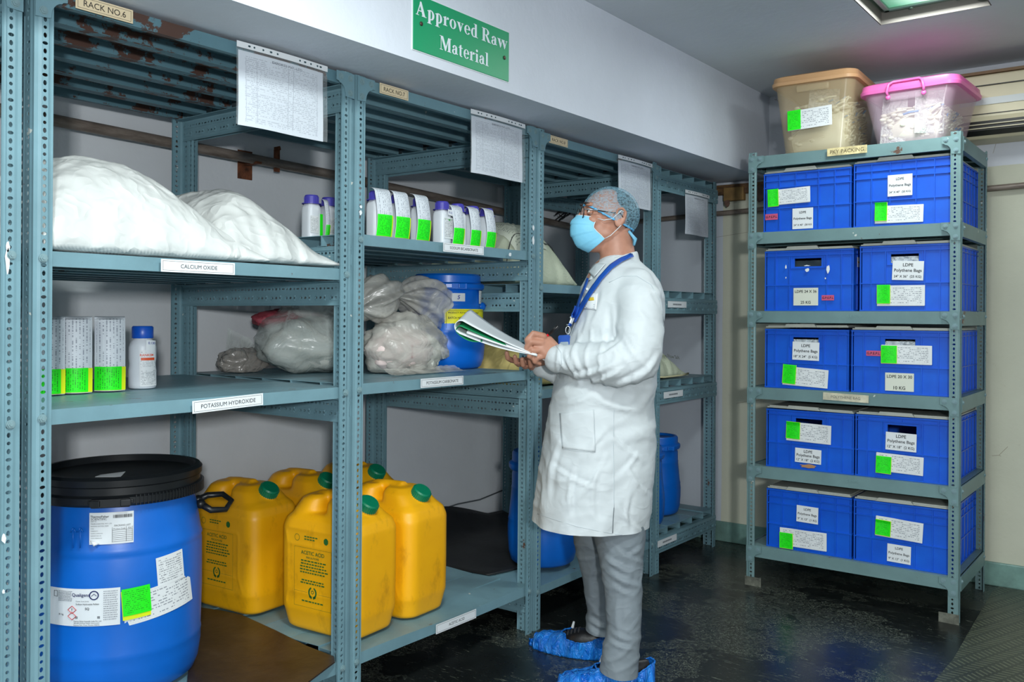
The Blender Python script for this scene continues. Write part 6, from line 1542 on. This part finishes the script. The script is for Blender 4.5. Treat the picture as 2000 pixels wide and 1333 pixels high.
# lanyard with its blue holder
LY = plain('lanyard_blue', (14, 76, 168), .5); 
def ribbon(name, pts, wd, mat, off=.004, parent=None, n=5):
    P = []
    for k in range(len(pts) - 1):
        for q in range(n): s = q / n; P.append((pts[k][0] * (1 - s) + pts[k + 1][0] * s, pts[k][1] * (1 - s) + pts[k + 1][1] * s))
    P.append(pts[-1]); b = MB(); N = len(P)
    def fn(u, v):
        i = min(int(v * (N - 1) + .5), N - 1); t_ = Vector(P[min(i + 1, N - 1)]) - Vector(P[max(i - 1, 0)]); t_.normalize(); nn = Vector((-t_.y, t_.x))
        p = Vector(P[i]) + nn * (u - .5) * wd; c = hit(P[i][0], P[i][1], off + .002); e = hit(p.x, p.y, off + .002); return e
    b.grid(fn, 4, N - 1); o = b.build(name, mat, parent or MAN, smooth=True); m_ = o.modifiers.new('s', 'SOLIDIFY'); m_.thickness = .0015; m_.offset = 0; return o
ly = ribbon('lanyard', [(1234, 501), (1226, 505), (1213, 511), (1195, 524), (1175, 546), (1158, 570), (1143, 594), (1133, 612), (1124, 630)], 8.5, LY, .006)
ribbon('lanyard_strap', [(1151, 545), (1143, 566), (1134, 588), (1129, 606), (1124, 624)], 4.5, LY, .004, ly)
ribbon('lanyard_band', [(1130, 600), (1126, 612), (1121, 622)], 13, LY, .008, ly)
ribbon('white_band', [(1122, 621), (1119, 628), (1117, 633)], 12, PAPER, .009, ly); ribbon('lanyard_end', [(1117, 633), (1115, 638)], 12, LY, .009, ly)
c0 = hit(1115, 648, .012); b = MB(); b.tube([c0 + Vector((math.cos(a) * .008, 0, math.sin(a) * .014)) for a in [k * .5236 for k in range(12)]], .0016, 8, closed=True)
b.tube([c0 + Vector((-.006, 0, .019)), c0 + Vector((.010, 0, .020))], .003, 8); b.build('clip_ring', SLV, ly, smooth=True)
c1 = hit(1110, 668, .014)
b = MB(); b.prism([(x, y) for x, y in rrect(.044, .062, .008)], -.002, .002, M=frame(c1 + Vector((0, 0, -.008)), (.95, -.3, .06), (0, 0, 1))); bh = b.build('badge_holder', LY, ly, fix=True)
b = MB(); b.prism([(x, y) for x, y in rrect(.030, .030, .003)], .0021, .0028, M=frame(c1 + Vector((0, 0, -.016)), (.95, -.3, .06), (0, 0, 1))); b.build('badge_window', plain('badge_window', (150, 166, 178), .3), ly, fix=True)

# ---------------------------------------- trousers
TR = wrinkled('grey_trousers', (120, 130, 137), .65, 8, .35, .04, dist=.02, aniso=(1, 1, 1.5))
b = MB()
chain(b, [L(1205, 940, -.07), L(1214, 1050, -.085), L(1218, 1110, -.11), L(1221, 1170, -.13), L(1221, 1230, -.15), L(1216, 1275, -.16), L(1210, 1330, -.16)], [.115, .092, .074, .066, .061, .062, .068], 28)
chain(b, [L(1168, 940, .07), L(1168, 1050, .09), L(1173, 1110, .12), L(1176, 1160, .13), L(1178, 1200, .14), L(1176, 1226, .145), L(1172, 1270, .145)], [.11, .088, .068, .058, .053, .056, .062], 28)
cone(b, L(1200, 920, -.05), L(1180, 920, .06), .12, .12, 28)
TM = remeshed(b, 'trousers', TR, .0072, 8, .5)
for v in TM.vertices:
    p, n_ = v.co.copy(), v.normal.copy()
    h = .0035 * (1 - min(1, abs(noise.noise(Vector((p.x * 9 + p.z * 5, p.y * 7, p.z * 7 + p.x * 5)))) * 2.8)) + .004 * noise.noise(Vector((p.x * 14, p.y * 12, p.z * 2)))
    kz = L(1215, 1110, -.1).z
    for zc, amp_, w_ in ((kz - .02, .0045, .085), (.15, .006, .07), (.24, .0025, .05)):
        e = abs(p.z - zc) / w_
        if e < 1: h += amp_ * (1 - min(1, abs(math.sin((p.z * 1.0 - p.x * .75) * 50 + 2.5 * noise.noise(p * 8))) * 1.5)) * (1 - e)
    v.co = p + n_ * (h - .002)
cloth_creases(TM, [(1180, 1085, 1240, 1118, 5, .008), (1190, 1115, 1256, 1146, 5, .009), (1205, 1072, 1262, 1100, 4, .006), (1196, 1140, 1240, 1165, 4, .006), (1222, 1090, 1258, 1066, 4, .005), (1190, 1250, 1245, 1270, 4, .008), (1195, 1232, 1240, 1252, 4, .006), (1150, 1205, 1190, 1228, 4, .008), (1152, 1225, 1186, 1245, 4, .007), (1212, 1160, 1216, 1250, 5, .004), (1165, 1090, 1160, 1180, 5, .004)])
bm = bmesh.new(); bm.from_mesh(TM); bmesh.ops.bisect_plane(bm, geom=bm.verts[:] + bm.edges[:] + bm.faces[:], plane_co=(0, 0, .098), plane_no=(-.12, .1, -1), clear_outer=True); bm.to_mesh(TM); bm.free()
TM.update(); link('trousers', TM, MAN)
# ---------------------------------------- shoes and blue overshoes
OV = plain('overshoe_blue_film', (22, 120, 218), .16, var=.1, vs=20, bs=0); 
ot = NT('overshoe_film'); co = ot.coord(); n1 = ot.noise(ot.mapping(co, (1.0, 1.0, .35)), 26, 4, .55, 1.8); ot.lk(ot.ramp(n1, [(.35, (8, 92, 196)), (.65, (40, 140, 232))]), ot.b.inputs['Base Color']); ot.set(Roughness=.16); ot.bump(ot.math('ABSOLUTE', ot.math('SUBTRACT', n1, .5)), 1.0, .03); OV = ot.m
SH = plain('black_shoe', (24, 24, 27), .35, bs=60, bst=.2)
def foot(heel, toe, lab, seed, ank):
    heel, toe = MAN_INV @ heel, MAN_INV @ toe; ax = (toe - heel); Ln = ax.length; d = ax.normalized(); nrm = Vector((-d.y, d.x, 0)); F = Matrix((d, nrm, Vector((0, 0, 1)))).transposed()
    def P(s, q, z): return heel + d * s * Ln + nrm * q + Vector((0, 0, z))
    wid = lambda s: .050 * (math.sin(math.pi * min(1, max(0, s * .92 + .06))) ** .45) * (1 - .12 * abs(s - .35)) + .003
    def hs(s):
        k = max(0, min(1, (s - .30) / .45)); base = .100 * (1 - k) + .052 * k * k * (3 - 2 * k) * 1.0 if k < 1 else .052
        base = .100 + (.056 - .100) * (k * k * (3 - 2 * k)); return base * max(.03, 1 - max(0, (s - .80) / .22) ** 2.4) ** .5 * max(.05, 1 - max(0, (.05 - s) / .07) ** 2) ** .5
    b = MB()     # the shoe itself
    def shoe(u, v):
        a = math.pi * u; s = .03 + .94 * v; return P(s, -math.cos(a) * wid(s) * .86, .005 + math.sin(a) ** .6 * (hs(s) - .006))
    b.grid(shoe, 24, 36); sh = b.build('shoe', SH, MAN, smooth=True)
    b = MB()
    for k in range(6):
        s = .36 + .05 * k; zz = hs(s); b.tube([P(s, -.024, zz - .010), P(s + .012, 0, zz + .002), P(s, .024, zz - .010)], .0024, 6)
        b.tube([P(s, .024, zz - .010), P(s + .03, 0, zz + .001), P(s + .05, -.024, hs(s + .05) - .010)], .0018, 6)
    b.build('laces', plain('lace_black', (44, 44, 48), .7), sh, smooth=True)
    OPN = .60
    def cov(sg):
        def f(u, v):
            s = -.035 + 1.115 * v; ss = min(1, max(0, s)); k = max(0, min(1, (s - OPN + .10) / .14)); am = R(52 - 26 * math.sin(math.pi * max(0, min(1, s / OPN))) * 1.0) if s < OPN - .10 else R(52 + 38 * k)
            ph = u * am; w_ = wid(ss) + .012; H_ = hs(max(.05, min(.95, ss))) + .010
            if s < 0: w_ *= math.sqrt(max(0, 1 - (s / -.036) ** 2)); 
            if s > 1: w_ = .020 * (1 - (s - 1) / .1); H_ = .026
            wob = .0030 * noise.noise(Vector((s * 13, ph * 2.5 * sg, seed))) + .0016 * math.sin(s * 60 + ph * 3)
            return P(s, sg * (math.cos(ph) ** .8 * w_ + wob), max(.001, math.sin(ph) ** .75 * H_ + wob * .6))
        return f
    b = MB(); b.grid(cov(-1), 22, 70); b.grid(cov(1), 22, 70); o = b.build('shoe_cover', OV, MAN, smooth=True); m_ = o.modifiers.new('s', 'SOLIDIFY'); m_.thickness = .0008; m_.offset = 0; o['label'] = 'shiny blue plastic overshoe'
    b = MB(); vs_ = [k / 30 * (OPN + .035) / 1.115 for k in range(31)]
    pts = [cov(-1)(1, v) for v in vs_] + [cov(1)(1, v) for v in vs_[::-1]]
    b.tube(pts, [.0030 + .0010 * math.sin(k * 1.9) for k in range(62)], 6, closed=True); b.build('elastic_edge', OV, o, smooth=True)
    b = MB(); q = cov(-1)(1, .50); b.tube([q, Vector(q) + Vector((.006, 0, .024))], [.006, .004], 6); b.build('elastic_tip', PAPER, o)
foot(Vector((-1.505, 2.822, 0)), Vector((-1.745, 2.600, 0)), 'near', 3, AN)
foot(Vector((-1.765, 2.960, 0)), Vector((-2.055, 2.895, 0)), 'far', 9, AF)

# ------------------------------------------------------------------ pad and pen in his hands
PD = thing('paper_pad', 'stapled white paper pad with rolled pages and green cover held in the hands', 'paper pad', (O0.x, O0.y, 0), YAW)
P0, P1 = L(1049, 698, -.150), L(897, 655, -.120); Q0, Q1 = L(1012, 670, .055), L(915, 632, .07)
def pad_pt(s, t_, n_off):
    p = (P0 * (1 - t_) + Q0 * t_) * (1 - s) + (P1 * (1 - t_) + Q1 * t_) * s
    d = (P1 - P0).normalized(); w_ = (Q0 - P0).normalized(); N = w_.cross(d).normalized()
    if N.z < 0: N = -N
    return p + N * n_off
def leaf(o1, rad, back, lift=.0):
    """a leaf that runs to the far end, rolls over and comes back beneath"""
    Ln = (P1 - P0).length
    def fn(u, v):
        s = u * 2.0
        if s < 1: x, y = s * Ln, o1 + rad * 2 * (s ** 1.6)
        elif s < 1.4:
            a = (s - 1) / .4 * math.pi; x, y = Ln + math.sin(a) * rad * 1.1, o1 + rad * (1 + math.cos(a))
        else: x, y = Ln * (1 - (s - 1.4) / .6 * back), o1 - .002 - .010 * math.sin((s - 1.4) / .6 * math.pi)
        return pad_pt(x / Ln, v, y - .002)
    return fn
b = MB(); b.grid(leaf(.010, .021, .98), 80, 6, uv=True); o = b.build('rolled_page', PAPER, PD, smooth=True); m_ = o.modifiers.new('s', 'SOLIDIFY'); m_.thickness = .0016
b = MB(); b.grid(leaf(.0045, .014, .30), 70, 6); o = b.build('green_cover', plain('cover_green', (20, 134, 84), .4), PD, smooth=True); m_ = o.modifiers.new('s', 'SOLIDIFY'); m_.thickness = .001
b = MB(); b.grid(lambda u, v: pad_pt(u * .92, v, .002 + .010 * u ** 2), 20, 4, uv=True); o = b.build('page_stack', PAPER, PD, smooth=True); m_ = o.modifiers.new('s', 'SOLIDIFY'); m_.thickness = .006
PN = thing('pen', 'red and black pen held in the writing hand', 'pen', (O0.x, O0.y, 0), YAW)
tp_, tl_ = L(1026, 693, BN + .004), L(1091, 637, BN - .006); ax = tl_ - tp_
b = MB(); b.tube([tp_, tp_ + ax * .12, tp_ + ax * .70], [.0012, .0042, .0046], 14); b.build('barrel', plain('pen_red', (206, 24, 34), .3), PN, smooth=True)
b = MB(); b.tube([tp_ + ax * .70, tp_ + ax * .98, tl_], [.0052, .0052, .004], 14); b.build('cap', BLK, PN, smooth=True)
b = MB(); b.tube([tp_ + ax * .74 + Vector((0, -.004, .006)), tp_ + ax * .96 + Vector((0, -.004, .006))], .0014, 8); b.build('clip', BLK, PN, smooth=True)
